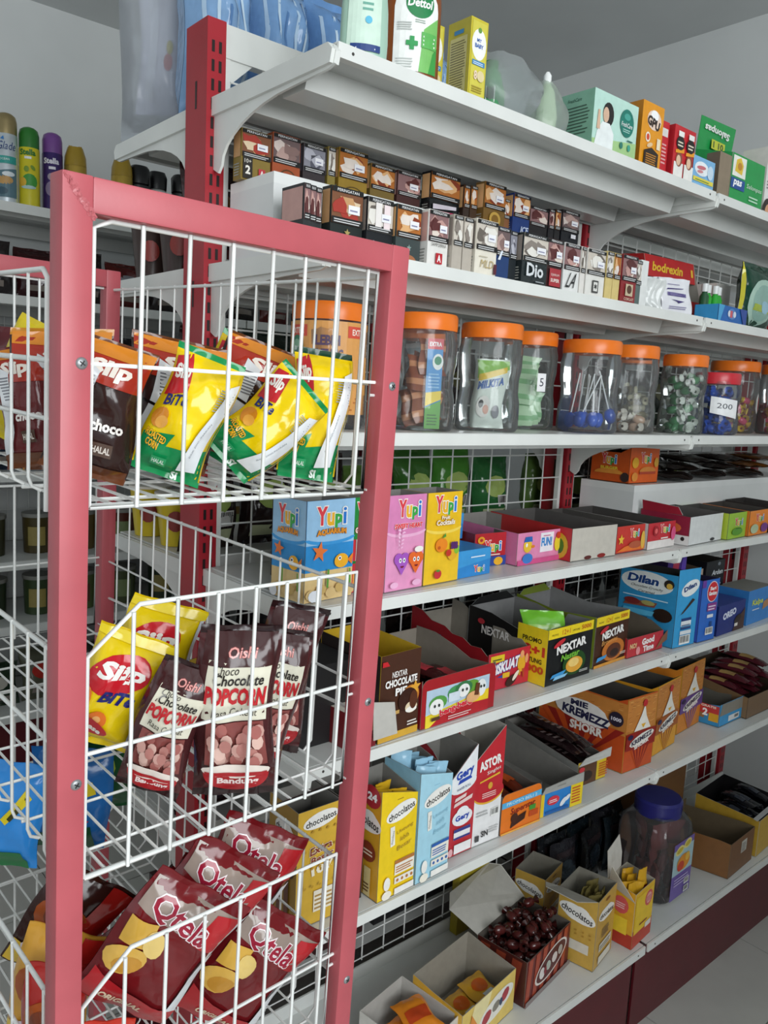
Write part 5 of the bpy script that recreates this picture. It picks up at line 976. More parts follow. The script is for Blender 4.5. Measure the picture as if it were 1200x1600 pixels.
pr(r, .112, .24, .08, 'F', lambda p: (p.q4([(0, .054), (.112, .056), (.112, .068), (0, .066)], '#5ab2e2'), p.text('PROMO BELI 2', .056, .061, .086, .006, '#e8f4fa'), p.text('Superstar', .060, .043, .070, .016, '#8a1f1a', shear=.2, bold=.02, rot=3), p.q4([(.026, .008), (.066, .018), (.070, .034), (.030, .026)], '#3a1c12'), p.ell(.036, .028, .010, .010, '#4a2618', 12), p.rect(.078, .032, .096, .042, '#4a9a3a'), p.rect(.078, .018, .104, .030, '#c8501f'), p.rect(0, 0, .112, .004, '#f0b04a')))
sachets((.488, .03, ZOE+.004), .10, .20, 0, 6, '#7a2f1a', '#c8561f', 'brown and orange wafer bar lying in the orange tray', 'wafer bar', 'bars in the orange tray', 53, (.03, .15, .018), 0, lie=True)
r = carton('promo_bar_tray', 'blue and yellow chocolate bar tray with curled grey front edge', 'open box', .602, .024, ZOE, -5, .125, .25, .060, '#2f82cc', L='#9a9a94', open_=True, hf=.054, hb=.075, hl=[(0, .060), (1, .08)], inner='#8d8b86', flaps=[([(.0, -.002, .05), (.125, -.002, .05), (.122, -.004, .072), (.006, -.006, .066)], '#a9a9a4', '#8d8d88')])
pr(r, .125, .25, .06, 'F', lambda p: (p.rect(0, 0, .010, .05, '#e8c82a'), p.rect(.088, 0, .125, .054, '#ecd02a'), p.lines(.092, .008, .12, .046, 6, '#c8502a', .5), p.ell(.036, .030, .018, .010, '#d83a4a', 14), p.lines(.024, .026, .048, .034, 2, '#f4e4e6'), p.ell(.066, .020, .012, .006, '#e8ecf0', 12, 40), p.ell(.078, .026, .010, .005, '#e8ecf0', 12, 30), p.rect(.014, .004, .082, .010, '#1f5fa8')))
r = carton('dark_bar_tray', 'open tray of dark wafer bars with yellow corner beside the noodle snack box', 'open box', .775, .060, ZOE, -3, .098, .225, .060, '#e0c02a', L='#8a8a86', open_=True, hf=.056, hb=.075, hl=[(0, .050), (1, .078)], inner='#84827d', flaps=[([(.0, -.002, .048), (.11, -.002, .048), (.106, -.006, .072), (.01, -.01, .068)], '#c9cac6', '#c9cac6')])
pr(r, .11, .235, .06, 'F', lambda p: (p.rect(0, 0, .064, .047, '#5a3a24'), p.ell(.03, .02, .02, .012, '#2a1a12', 14), p.ell(.012, .038, .010, .006, '#c8323a', 10), p.lines(.072, .008, .104, .042, 6, '#c85a1f', .5)))
sachets((.785, .06, ZOE+.003), .085, .22, 0, 7, '#26181a', '#4a2a2c', 'dark chocolate wafer bar in the yellow-cornered tray', 'wafer bar', 'bars in the dark bar tray', 54, (.034, .17, .016), 0, lie=True, prints=lambda p: p.lines(.25, .3, .75, .7, 4, '#8a7a78'))
def plain_krem(name, label, x, y, rot, wd, d, h, c1, c2, sk, txt=True):
    """crispy noodle carton: noodle texture on top, rays below, white lettering (mascot left out)"""
    r = carton(name, label, 'open box', x, y, ZOE, rot, wd, d, h, c1, L=c1, open_=True, hf=h, hb=h*.96, hl=[(0, h), (.1, h*.94), (1, h*.95)], inner='#55514c', edge='#b8a23a')
    rn = random.Random(5)
    def noodles(p, w_, z0, z1):
        p.rect(0, z0, w_, z1, '#c9823c'); o = p.nx()
        for i in range(46):
            a, b_ = rn.uniform(.002, w_-.012), rn.uniform(z0+.001, z1-.005); e = rn.uniform(-.004, .004)
            p.mb.add([p.S(a, b_, o), p.S(a+.010, b_+max(-.0005, e), o), p.S(a+.010, b_+max(-.0005, e)+.0013, o), p.S(a, b_+.0013, o)], [(0, 1, 2, 3)], '#e2ab62' if i % 2 else '#a8622a')
    def rays(p, w_, z1):
        for i in range(10): a = i/10; p.q4([(w_*(.5+.05*(a-.5)), .001), (w_*(.5+.05*(a-.4)), .001), (w_*(a+.1), z1), (w_*a, z1)], c2 if i % 2 else c1)
    def f(p):
        noodles(p, wd, h*.52, h*.985); rays(p, wd, h*.52); p.rect(0, h*.30, wd, h*.53, c2); p.poly([(wd*.24, h*.54), (wd*.8, h*.54), (wd*.62, h*.72), (wd*.54, h*.88), (wd*.44, h*.74)], '#f0ece2'); p.poly([(wd*.46, h*.62), (wd*.62, h*.62), (wd*.54, h*.56)], '#e8b02a'); p.ell(wd*.54, h*.90, wd*.08, h*.05, '#c22a2c', 10)
        p.ell(wd*.52, h*.42, wd*.42, h*.07, '#f0ece4', 12, 12); p.text('KREMEZZ', wd*.52, h*.425, wd*.7, h*.065, '#2a2440', rot=12, bold=.045); p.text('SHORR', wd*.52, h*.345, wd*.5, h*.045, '#f6f0e8', rot=12, bold=.05); p.ell(wd*.12, h*.48, wd*.09, h*.035, '#2a1f4a', 12)
    pr(r, wd, d, h, 'F', f)
    def l(p):
        noodles(p, d, h*.50, h*.93); rays(p, d, h*.56); p.ell(d*.50, h*.66, d*.30, h*.15, '#eeeae4', 14); p.ell(d*.60, h*.60, d*.24, h*.12, '#eeeae4', 12); p.text('MIE', d*.48, h*.74, d*.20, h*.08, '#2a2a4a', bold=.045); p.text('KREMEZZ', d*.56, h*.61, d*.54, h*.12, '#2a2a4a', rot=-4, bold=.045); p.text('SHORR', d*.58, h*.44, d*.38, h*.12, '#f4eee6', bold=.045, out='#b8422a', ow=.04); p.ell(d*.90, h*.70, d*.08, h*.10, '#2a2234', 16); p.text('1000', d*.90, h*.70, d*.11, h*.05, '#e8e4ee', bold=.03)
    if txt: pr(r, wd, d, h, 'L', l)
    return skew(r, sk)
plain_krem('noodle_snack_box', 'big red-orange crispy noodle box with white lettering on two sides', .918, .040, -3, .112, .23, .178, '#c8501f', '#96241c', -.14)
plain_krem('noodle_snack_box', 'orange and yellow crispy noodle box behind the big red one', 1.060, .050, 6, .125, .17, .176, '#e0a02a', '#a85a1f', -.10, False)
plain_krem('noodle_snack_box', 'orange crispy noodle box with purple lower band, farthest of three', 1.232, .085, 5, .135, .16, .180, '#d8862a', '#6a4a8e', -.08, False)
r = carton('wafer_multipack', 'blue wafer tray with red and yellow offer flag in the right bay', 'open box', 1.375, .045, ZOE, 0, .13, .14, .060, '#3a9ad2', L='#3490c6', open_=True, hf=.062, hb=.065, inner='#6d6a62', hl=[(0, .060), (.5, .05), (1, .06)])
pr(r, .13, .14, .06, 'L', lambda p: (p.q4([(.0, .020), (.10, .016), (.10, .034), (.0, .040)], '#9a7248'), p.rect(.082, .030, .138, .056, '#c83a3a'), p.rect(.112, .012, .138, .034, '#e0a82a'), p.text('GRATIS', .11, .051, .04, .006, '#f6ead8', bold=.03), p.text('2', .102, .034, .014, .020, '#ffffff', bold=.045), p.ell(.05, .05, .012, .008, '#a8d8ea', 12)))
pr(r, .13, .14, .06, 'F', lambda p: (p.q4([(0, .030), (.13, .030), (.128, .060), (.01, .062)], '#8d877c'), p.rect(.05, .006, .11, .022, '#e4e6e6'), p.bars(.08, .008, .108, .02)))
skew(r, -.12)
r = carton('brown_bar_tray', 'brown cardboard tray of wafers at the right edge of the wafer shelf', 'open box', 1.50, .030, ZOE, 0, .25, .22, .062, '#7a5f44', L='#8a6c4c', open_=True, hf=.06, hb=.09, inner='#4a3c30')
sachets((1.51, .04, ZOE+.01), .22, .2, .02, 12, '#5a1f2a', '#b8945a', 'maroon and tan wafer pack heaped in the brown tray', 'wafer bar', 'wafers in the brown tray', 57, (.04, .13, .02), 20, lie=True)
r = slant('wafer_stick_box', 'tall golden wafer stick box with bonus lettering seen through the rack', -.012+.02, .028, -2, .080, .196, .197, '#d8ae3a', '#a8822e', lambda p: (choco(p, .042, .176, .066, .026, 8), p.text('Extra', .044, .128, .042, .013, '#8a3a24', rot=8, shear=.2, bold=.03, out='#f6eed6', ow=.04), p.text('Besar', .046, .112, .042, .012, '#8a3a24', rot=8, shear=.2, bold=.03, out='#f6eed6', ow=.04), p.text('10%', .048, .094, .044, .015, '#f6eed6', rot=8, bold=.05), p.rect(.032, .022, .074, .058, '#f0e8d2'), p.lines(.034, .026, .072, .054, 4, '#b08a4a'), [p.ell(.012+.014*(i % 5), .16-.03*(i//5), .003, .002, '#c2952e', 8, 40) for i in range(20)]), lambda p: (choco(p, .05, .150, .06, .034, -10), p.ell(.066, .095, .014, .014, '#4a2a1a', 14), [p.rect(.01+.022*i, .006, .022+.022*i, .09, '#6a3a22') for i in range(3)]), d=.085)
r = slant('wafer_stick_box', 'dark wafer stick box squeezed right of the golden one behind the rack post', .092, .035, 0, .055, .196, .196, '#3a2a26', '#2a1f1c', lambda p: (choco(p, .026, .176, .05, .024, 8), p.rect(.006, .12, .05, .15, '#b02a34'), p.rect(.006, .02, .05, .05, '#d8ceb8')), d=.085)

# ================================================================== base shelf
CARD = '#b7b3a9'
r = carton('snack_tray', 'white lined snack tray cut off at the bottom edge of the picture', 'open box', .270, .0, ZBE, 10, .13, .14, .10, '#d8d4cc', L='#cfccc4', open_=True, hf=.09, hb=.10, inner='#bdbab4')
sachets((.285, .012, ZBE+.05), .10, .12, 0, 2, '#e88a22', '#c8481f', 'orange snack sachet lying in the white lined tray', 'sachet', 'sachets in the white lined tray', 62, (.07, .09, .02), 10, lie=True)
r = carton('candy_carton', 'open yellow-sided snack carton with grey inside near the bottom edge', 'open box', .398, .012, ZBE, 8, .188, .125, .10, '#e6c86a', L='#d8a93a', open_=True, hf=.095, hb=.115, inner='#9d978b', hl=[(0, .095), (.6, .105), (1, .115)])
pr(r, .188, .125, .1, 'F', lambda p: (p.q4([(0, 0), (.06, 0), (.1, .095), (.04, .095)], '#f0e2a8'), p.ell(.12, .050, .062, .024, '#f2efe6', 22, 12), p.ell(.085, .042, .018, .012, '#b03a44', 10, 30), p.ell(.118, .050, .014, .010, '#8a8478', 10, 20), p.ell(.150, .058, .016, .011, '#b03a44', 10, 40), p.ell(.135, .05, .006, .009, '#3a4a6a', 8), p.poly([(.02, .03), (.05, .05), (.03, .08)], '#e8923a'), p.ell(.035, .03, .02, .014, '#e89a2a', 12)))
sachets((.43, .025, ZBE+.003), .15, .11, 0, 3, '#e0a832', '#c8601f', 'orange and yellow snack sachet on the floor of the yellow-sided carton', 'sachet', 'sachets in the yellow-sided carton', 61, (.07, .08, .02), 20, lie=True, prints=lambda p: (p.ell(.5, .55, .3, .22, '#d8641f', 14), p.rect(.3, .15, .7, .3, '#d8dcd8', 4, 2)))
r = carton('chocolate_candy_carton', 'open brown candy carton heaped with wrapped chocolates and a raised grey flap', 'open box', .604, .025, ZBE, 9, .190, .125, .105, '#6a2420', L='#4a1c18', open_=True, hf=.105, hb=.108, inner='#6a635c',
           flaps=[([(.0, .124, .107), (.195, .124, .107), (.205, .20, .150), (.19, .225, .150), (.03, .225, .146), (-.02, .19, .146)], '#c2bfb7', '#c2bfb7')])
pr(r, .195, .125, .105, 'F', lambda p: ([p.q4([(.03*i, .0), (.03*i+.016, 0), (.03*i+.026, .104), (.03*i+.008, .104)], '#a8442c') for i in range(6)], p.ell(.105, .055, .070, .030, '#e6ded6', 24, 14), p.ell(.105, .055, .064, .026, '#5a1f20', 24, 14), p.ell(.066, .046, .012, .014, '#e4dcd8', 10, 20), p.ell(.092, .052, .010, .012, '#b8c0b4', 10, 30), p.ell(.118, .058, .012, .012, '#e0d4ce', 10, 30), p.ell(.142, .064, .010, .012, '#b8b0a8', 10, 20), p.ell(.078, .048, .006, .010, '#8a2a34', 8), p.rect(.0, .0, .195, .012, '#8a7a78')))
pr(r, .195, .125, .105, 'L', lambda p: ([p.q4([(.04*i, .01), (.04*i+.02, .01), (.04*i+.034, .10), (.04*i+.01, .10)], '#8a3a26') for i in range(3)], p.ell(.07, .05, .03, .02, '#b8502e', 14)))
cm = candy_mesh('candy', '#3a1614:film', '#542220:film', 5).build('wrapped_sweet', None, smooth=60); L_ = [cm]
for k in range(1, 62):
    o = cm.copy(); COL.objects.link(o); L_.append(o)
for o in L_: tag(o, 'brown wrapped chocolate sweet heaped in the open brown carton', 'sweet', 'chocolate sweets in the brown carton')
pile(L_, [tree(r)], .024, .171, .024, .101, .066, .125, Matrix.Translation((.604, .025, ZBE)) @ Matrix.Rotation(R_(9), 4, 'Z'), lambda g: Matrix.Rotation(g.uniform(0, 6), 4, 'Z') @ Matrix.Rotation(R_(g.uniform(65, 115)), 4, 'X') @ Matrix.Scale(1.05, 4), 77, tries=14)
def cbox(label, x, y, rot, wd, d, h, flap, hf=None):
    r = carton('wafer_display_box', label, 'open box', x, y, ZBE, rot, wd, d, h, '#c9a04a', L='#cda549', open_=True, hf=hf or h, hb=h, inner='#8f8b80', flaps=flap)
    pr(r, wd, d, h, 'F', lambda p: (choco(p, wd*.5, h*.72, wd*.86, h*.18, -6), p.ell(wd*.5, h*.92, wd*.12, h*.02, '#8a5a2a', 10), p.lines(wd*.3, h*.40, wd*.72, h*.54, 4, '#8a7a5a'), p.rect(wd*.2, h*.22, wd*.86, h*.33, '#ded8c8'), p.rect(wd*.2, h*.04, wd*.86, h*.15, '#e2dccc'), p.lines(wd*.24, h*.24, wd*.8, h*.31, 2, '#8a8474')))
    pr(r, wd, d, h, 'L', lambda p: (choco(p, d*.5, h*.72, d*.95, h*.22, -12), p.rect(d*.2, h*.2, d*.85, h*.34, '#ded8c8'), [p.ell(d*(.15+.18*(i % 5)), h*(.44+.06*(i//5)), .003, .002, '#b58a34', 8, 30) for i in range(10)]))
    return r
r = cbox('golden wafer display box with open grey flap behind the red-lettered box', .815, .002, 12, .105, .095, .170, [([(.0, .004, .170), (.0, .093, .170), (-.045, .110, .196), (-.075, .095, .205), (-.078, .02, .203)], CARD, '#bdb9b0')])
sachets((.82, .012, ZBE+.06), .09, .06, .01, 7, '#6d6238', '#2e2c26', 'olive and dark sachet standing in the golden display box', 'sachet', 'sachets in the golden display box', 63, (.034, .10, .016), 14)
cbox('golden wafer display box lying low behind the brown candy carton', .838, .165, 14, .10, .08, .13, [])
r = carton('fruit_snack_box', 'yellow and red snack box with tall white torn lid in front of the jumbo jar', 'open box', .952, -.008, ZBE, 6, .098, .075, .150, '#e8b82a', L='#e0a82a', open_=True, hf=.140, hb=.15, inner='#b8b2a4', flaps=[([(-.002, .072, .15), (.07, .076, .15), (.072, .078, .185), (.058, .082, .235), (.0, .080, .215)], '#d8d4cb', '#cfcac0'), ([(-.001, .0, .12), (-.001, .07, .14), (-.012, .06, .19), (-.010, .02, .15)], '#d8a83a', '#cfc6b4')])
def f(p):
    p.rect(0, 0, .098, .045, '#c2402a'); p.rect(.004, .034, .094, .128, '#f0c82e'); p.ell(.07, .105, .020, .020, '#d85a5a', 12); p.ell(.07, .105, .014, .014, '#f0b0a8', 10); p.lines(.058, .098, .082, .112, 3, '#c25a64'); p.lines(.03, .05, .07, .058, 1, '#8a2a1a'); p.rect(.06, .030, .09, .044, '#e8e2d8')
pr(r, .098, .075, .15, 'F', f); pr(r, .098, .075, .15, 'L', lambda p: (p.rect(0, 0, .075, .034, '#b83a28'), p.ell(.04, .10, .02, .022, '#d85a5a', 12), p.lines(.028, .092, .052, .108, 3, '#f0c8c8'), p.rect(.012, .03, .06, .07, '#f2cf3a')))
sachets((.955, -.004, ZBE+.05), .085, .06, .0, 7, '#d8a52a', '#8a2f1c', 'yellow and brown snack stick in the torn-lid box', 'sachet', 'sticks in the torn-lid box', 64, (.030, .10, .014), 12)
# jumbo jar with purple-blue lid
r = thing('jumbo_jar', 'large clear jar with dark blue lid and bright snack label', 'jar', (1.225, .110, ZBE), 2)
b = MB(); b.lathe([(0, .001), (.072, .001), (.080, .010), (.080, .170), (.074, .195), (.058, .215), (.054, .222)], '#d9d6d8:clear', 32, sq=4.5); b.build('jar_body', r, smooth=45)
b = MB(); b.lathe([(.056, .214), (.060, .214), (.061, .250), (.056, .256), (0, .257)], '#2a2a72:plastic', 32); b.build('lid', r, smooth=35)
p = Print(lambda u, v, o: Vector((u, -.0815-o, v))); p.rect(-.052, .012, .052, .168, '#6f5aa4'); p.rect(-.052, .080, .052, .150, '#a9c6cc'); p.ell(-.022, .146, .022, .012, '#e8dc8a', 14, 10), p.ell(.018, .154, .020, .012, '#e8dc8a', 14, 10), p.ell(-.022, .146, .016, .007, '#c9b43a', 12, 10), p.ell(.018, .154, .014, .007, '#c9b43a', 12, 10); p.ell(.002, .108, .034, .022, '#e0922a', 16); p.ell(-.012, .100, .018, .014, '#c8402a', 14); p.ell(.020, .118, .012, .012, '#e8b84a', 12); p.lines(-.04, .05, .04, .074, 3, '#b8a8d8'); p.bars(.014, .040, .040, .056); p.bars(.014, .018, .040, .034); p.done(r, 'label')
cm = bag('jar_snack', 'x', 'sachet', .055, .07, .02, '#8a4a4a', 300, lambda p: p.rect(.15, .3, .85, .7, '#c8a0a0', 5, 4), res=(8, 12)); L_ = [cm] + [dup(cm) for _ in range(13)]
for o in L_: tag(o, 'reddish snack sachet inside the large jar with dark blue lid', 'sachet', 'sachets in the jumbo jar')
pile(L_, [tree(r)], -.032, .032, -.032, .032, .006, .14, Matrix.Translation((1.225, .110, ZBE)), lambda g: Matrix.Rotation(g.uniform(0, 6), 4, 'Z') @ Matrix.Rotation(R_(g.uniform(-20, 20)), 4, 'X'), 8, dz=.006, tries=14)
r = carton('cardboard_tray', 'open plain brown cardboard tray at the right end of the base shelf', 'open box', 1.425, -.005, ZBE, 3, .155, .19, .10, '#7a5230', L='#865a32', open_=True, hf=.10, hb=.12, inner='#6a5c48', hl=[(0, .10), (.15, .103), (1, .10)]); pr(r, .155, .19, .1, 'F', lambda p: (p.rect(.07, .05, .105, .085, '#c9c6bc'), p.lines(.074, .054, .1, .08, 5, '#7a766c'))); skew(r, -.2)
r = carton('tall_cardboard_box', 'tall brown cardboard box standing at the back behind the jumbo jar', 'box', 1.30, .215, ZBE, 0, .26, .085, .215, '#7a5636', L='#6a4a2e', top='#6a5a44')
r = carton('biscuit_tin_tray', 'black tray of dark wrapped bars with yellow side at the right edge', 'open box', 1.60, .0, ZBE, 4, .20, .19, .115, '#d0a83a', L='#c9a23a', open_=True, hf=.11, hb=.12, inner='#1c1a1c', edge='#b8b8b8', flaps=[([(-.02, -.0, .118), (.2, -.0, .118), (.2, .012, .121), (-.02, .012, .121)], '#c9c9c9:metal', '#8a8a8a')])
sachets((1.61, .01, ZBE+.075), .17, .17, 0, 10, '#15161c', '#3a3f4a', 'black wrapped bar lying in the dark tray at the right edge', 'wafer bar', 'bars in the dark tray', 65, (.03, .10, .014), 10, lie=True)
r = carton('yellow_card', 'tall olive yellow card box standing upright at the back of the base shelf', 'box', .655, .275, ZBE, 0, .10, .022, .28, '#a9982a', L='#a39222')
_ob2 = [tree(q) for q in bpy.data.objects if q.parent is None and q.name.split('.')[0] in ('wafer_display_box', 'jumbo_jar', 'tall_cardboard_box', 'fruit_snack_box', 'gondola_shelving')]
for i in range(7):
    o = bag('dark_snack_bag', ['dark crinkled snack bag at the back of the base shelf, %s' % s for s in ('far left', 'second from left', 'third from left', 'in the middle', 'third from right', 'second from right', 'far right')][i], 'snack bag', .10, .15, .03, ('#23262a', '#2a2a30', '#1f2a30')[i % 3], 320+i, lambda p: (p.ell(.5, .5, .3, .2, '#33404a', 12), p.rect(.15, .75, .85, .85, '#3a3034', 6, 2)), group='dark snack bags at the back', kind='foil')
    m = Matrix.Rotation(R_(-8+5*(i % 4)), 4, 'Z') @ Matrix.Rotation(R_(-4), 4, 'X'); place(o, [Matrix.Translation((.93+.058*i+dx, .255-.012*k, ZBE+.003)) @ m for k in range(8) for dx in (0, .02, -.02, .05)], _ob2)
# ================================================================== snack bags in the rack
RK_OB = [tree(rk)]
def rbag(label, x, y, z, rz, tilt, lean, wd, h, t, col, seed, fn, group, back=None, crimpc=None, slump=0, name='snack_bag', kind='film'):
    o = bag(name, label, 'snack bag', wd, h, t, col, seed, fn, group=group, back=back, crimpc=crimpc, slump=slump, kind=kind)
    Q = Matrix.Translation((x, y, z)) @ Matrix.Rotation(R_(rz), 4, 'Z') @ Matrix.Rotation(R_(tilt), 4, 'Y') @ Matrix.Rotation(R_(lean), 4, 'X')
    vs = [Q @ v.co for v in o.data.vertices]; zb = max([q for q in (1.405, 1.034, .655) if q < z + .09])
    lo = [min(v[i] for v in vs) for i in range(3)]; hi = [max(v[i] for v in vs) for i in range(3)]; d = Vector((0, 0, 0))
    if lo[2] < zb + .0025: d.z = zb + .0025 - lo[2]
    if lo[1] < .024: d.y = .024 - lo[1]
    if lo[0] < -.380: d.x = -.380 - lo[0]
    if hi[0] > -.018: d.x = -.018 - hi[0]
    place(o, [RM @ Matrix.Translation(d + Vector((dx, .006*k, 0))) @ Q for k in range(24) for dx in (0, -.008, .008)], RK_OB)
    return o
def corn(p):
    p.q4([(.02, .0), (.98, .0), (.98, .30), (.02, .22)], '#149052', 12, 6); p.q4([(.02, .20), (.36, .22), (.42, .36), (.02, .30)], '#149052', 6, 4)
    p.q4([(.02, .60), (.28, .68), (.24, .95), (.02, .90)], '#c2262e', 6, 6); p.text('Siip', .14, .80, .20, .14, '#f6f2ea', bold=.04, shear=.1, rot=10); p.text('BiTe', .20, .60, .28, .09, '#1f2a6a', bold=.03, shear=.1, rot=10)
    p.ell(.12, .44, .10, .08, '#d88a2a', 14); p.ell(.17, .41, .08, .05, '#e8a84a', 12); p.text('ROASTED', .19, .30, .30, .055, '#f0b82a', bold=.03, out='#3a2a14', ow=.03, rot=-6); p.text('CORN', .17, .24, .18, .055, '#f0b82a', bold=.03, out='#3a2a14', ow=.03, rot=-6)
    p.rect(.22, .09, .44, .16, '#2fa468', 4, 2); p.text('HALAL', .33, .125, .18, .035, '#d8f0e0', bold=.03); p.q4([(.60, .10), (.88, .12), (.97, .86), (.82, .82)], '#e6e9ec', 4, 12); p.lines(.70, .62, .94, .80, 9, '#9aa0a8', .4); p.text('BAIK DIGUNAKAN', .77, .38, .30, .022, '#8a9098', rot=74); p.text('SI', .60, .05, .10, .07, '#e6f2ea', bold=.05); p.q4([(.97, .05), (.99, .05), (.99, .95), (.97, .95)], '#d9b81a', 1, 8)
def choc_bag(p):
    p.q4([(.02, .0), (.98, 0), (.98, .10), (.02, .14)], '#6a3c22', 10, 3); p.q4([(.02, .72), (.98, .68), (.98, .92), (.02, .96)], '#a8301f', 10, 4); p.q4([(.02, .90), (.98, .88), (.98, .98), (.02, .98)], '#d8862a', 10, 2); p.text('Slip', .55, .80, .5, .14, '#f0e6da', bold=.045, shear=.25); p.q4([(.06, .12), (.26, .14), (.44, .78), (.26, .84)], '#dcdfe2', 4, 12); p.lines(.26, .56, .42, .76, 8, '#7a7c82', .45); p.q4([(.10, .52), (.38, .47), (.39, .49), (.11, .54)], '#1a1414', 5, 1); p.text('choco', .62, .42, .40, .08, '#f2ece6', bold=.04, shear=.2); p.rect(.46, .20, .72, .30, '#5a463c', 4, 2); p.text('HALAL', .59, .25, .22, .05, '#e6dcd2', bold=.03)
def slip(p):
    p.ell(.42, .70, .36, .17, '#c8202c', 22, 12); p.text('Siip', .44, .72, .56, .17, '#f8f4ee', bold=.045, shear=.3, rot=6); p.text('BiTe', .56, .53, .42, .11, '#1f2470', bold=.05, shear=.25, rot=4); p.ell(.14, .42, .13, .13, '#e87a2a', 16); p.ell(.16, .46, .06, .05, '#f6d8a8', 12); p.ell(.46, .32, .12, .07, '#e2742a', 16); p.ell(.46, .32, .05, .03, '#f0b06a', 12)
    p.ell(.36, .24, .30, .075, '#b8202a', 18, -4); p.text('Richeese', .36, .24, .44, .06, '#f6f0e6', bold=.04, rot=-6, shear=.2); p.lines(.1, .08, .5, .14, 2, '#b89a1a'); p.q4([(.92, .05), (.99, .05), (.99, .95), (.94, .95)], '#d9dde0', 1, 8); p.q4([(.0, .93), (1, .93), (1, 1), (0, 1)], '#e8cf2a', 10, 1)
def popc(p):
    p.q4([(.10, .50), (.90, .50), (.90, .80), (.14, .83)], '#e4e0cc', 8, 4); p.q4([(.06, .80), (.94, .80), (.92, .97), (.08, .97)], '#3f1f20', 8, 3); p.text('Oishi', .52, .875, .34, .055, '#e8a09a', bold=.015, shear=.2, out='#7a1f22', ow=.03); p.text('Choco', .36, .785, .30, .045, '#2a2420', shear=.3); p.text('Chocolate', .52, .735, .62, .06, '#2a2420', bold=.02, shear=.25); p.text('POPCORN', .50, .645, .74, .10, '#c2262e', bold=.05, shear=.15); p.text('Rasa Cokelat', .50, .555, .56, .045, '#3a342c', shear=.3)
    rn = random.Random(4)
    p.q4([(.12, .24), (.90, .24), (.86, .50), (.16, .50)], '#8a4a46', 8, 4)
    for i in range(26): p.ell(rn.uniform(.20, .84), rn.uniform(.27, .48), .075, .042, ('#c99a90', '#b57a72', '#d9b4a8', '#a8645e')[i % 4], 9)
    p.ell(.50, .23, .42, .045, '#e8dcd2', 20); p.ell(.50, .215, .40, .12, '#a81f26', 22, 0, 180, 360); p.rect(.12, .20, .88, .225, '#a81f26', 10, 1); p.text('Bandung', .52, .165, .50, .055, '#f0d8d4', bold=.04)
def qtela(p):
    p.q4([(.03, .74), (.97, .70), (.97, .92), (.03, .95)], '#9a8a80', 10, 3); p.q4([(.66, .70), (.98, .66), (.98, .92), (.74, .90)], '#b0242a', 5, 4); p.text('Qtela', .46, .79, .66, .17, '#9c2038', bold=.02, rot=-6, shear=.1, out='#f2e6e8', ow=.035); p.q4([(.06, .50), (.34, .56), (.30, .72), (.04, .68)], '#dcae4a', 5, 4); p.ell(.20, .42, .20, .10, '#e0b456', 16, 20); p.ell(.24, .40, .14, .06, '#c8923a', 14, 20); p.ell(.36, .60, .12, .08, '#e6c878', 14, -20)
    p.q4([(.02, .02), (.98, .02), (.98, .18), (.02, .26)], '#b2262c', 10, 3); p.q4([(.86, .18), (.97, .18), (.97, .66), (.90, .62)], '#dfe3e6', 2, 6); p.text('ORIGINAL', .42, .12, .46, .06, '#f0d8b8', bold=.04)
def fried(p):
    p.ell(.4, .60, .34, .18, '#a8501f', 16); p.ell(.34, .62, .16, .10, '#7a3414', 14); p.q4([(.02, .02), (.98, .02), (.98, .36), (.02, .24)], '#e8c23a', 10, 4); p.q4([(.55, .30), (.98, .34), (.98, .98), (.70, .98)], '#b8241f', 5, 6); p.rect(.55, .26, .9, .40, '#3a2a22', 4, 2); p.lines(.58, .28, .87, .38, 4, '#c9b08a'); p.ell(.30, .25, .18, .06, '#e6d6e0', 14)
G1 = 'snack bags in the top basket'
rbag('yellow and green corn snack bag standing tilted, left of three', -.258, .060, 1.408, -24, 18, 4, .072, .138, .058, '#f4d20c', 1, corn, G1, crimpc='#149052')
rbag('yellow and green corn snack bag leaning far over, middle of three', -.178, .062, 1.408, -28, 46, 4, .076, .128, .056, '#f4d20c', 2, corn, G1, crimpc='#149052')
rbag('yellow and green corn snack bag standing upright, right of three', -.070, .075, 1.408, -30, 5, -3, .070, .155, .050, '#f4d20c', 3, corn, G1, crimpc='#0f3f2a')
rbag('dark brown chocolate snack bag with white panel next to the left rack post', -.325, .085, 1.408, -22, 14, 4, .085, .140, .055, '#34211e', 4, choc_bag, G1, crimpc='#6a3c22')
rbag('dark brown chocolate snack bag behind the tilted corn snack bag', -.215, .165, 1.410, -20, 8, 5, .11, .150, .05, '#34211e', 5, choc_bag, G1, crimpc='#6a3c22')
rbag('dark brown chocolate snack bag behind the leaning corn snack bag', -.105, .185, 1.410, -20, 16, 6, .11, .150, .05, '#34211e', 6, choc_bag, G1, crimpc='#6a3c22')
rbag('yellow and green corn snack bag half hidden at the back of the top basket', -.095, .245, 1.410, -16, 30, 8, .10, .150, .05, '#d8b80c', 7, corn, G1, crimpc='#149052')
rbag('dark brown chocolate snack bag deep in the top basket by the left post', -.300, .215, 1.410, -20, -4, 6, .105, .155, .05, '#3a2420', 8, choc_bag, G1, crimpc='#c8862a')
rbag('yellow chips bag seen through the left side of the top basket', -.335, .300, 1.412, -48, 24, 0, .10, .145, .05, '#ddc62a', 9, lambda p: (p.text('CHIPS', .5, .78, .7, .16, '#c83a2a', bold=.045, out='#f8f4ea', ow=.04), p.ell(.4, .55, .24, .14, '#c89a3a', 14), p.ell(.6, .5, .16, .1, '#b8842a', 12)), G1)
rbag('maroon snack bag seen through the left side of the top basket', -.355, .205, 1.410, -52, -12, 0, .07, .13, .04, '#6a2a2c', 10, choc_bag, G1)
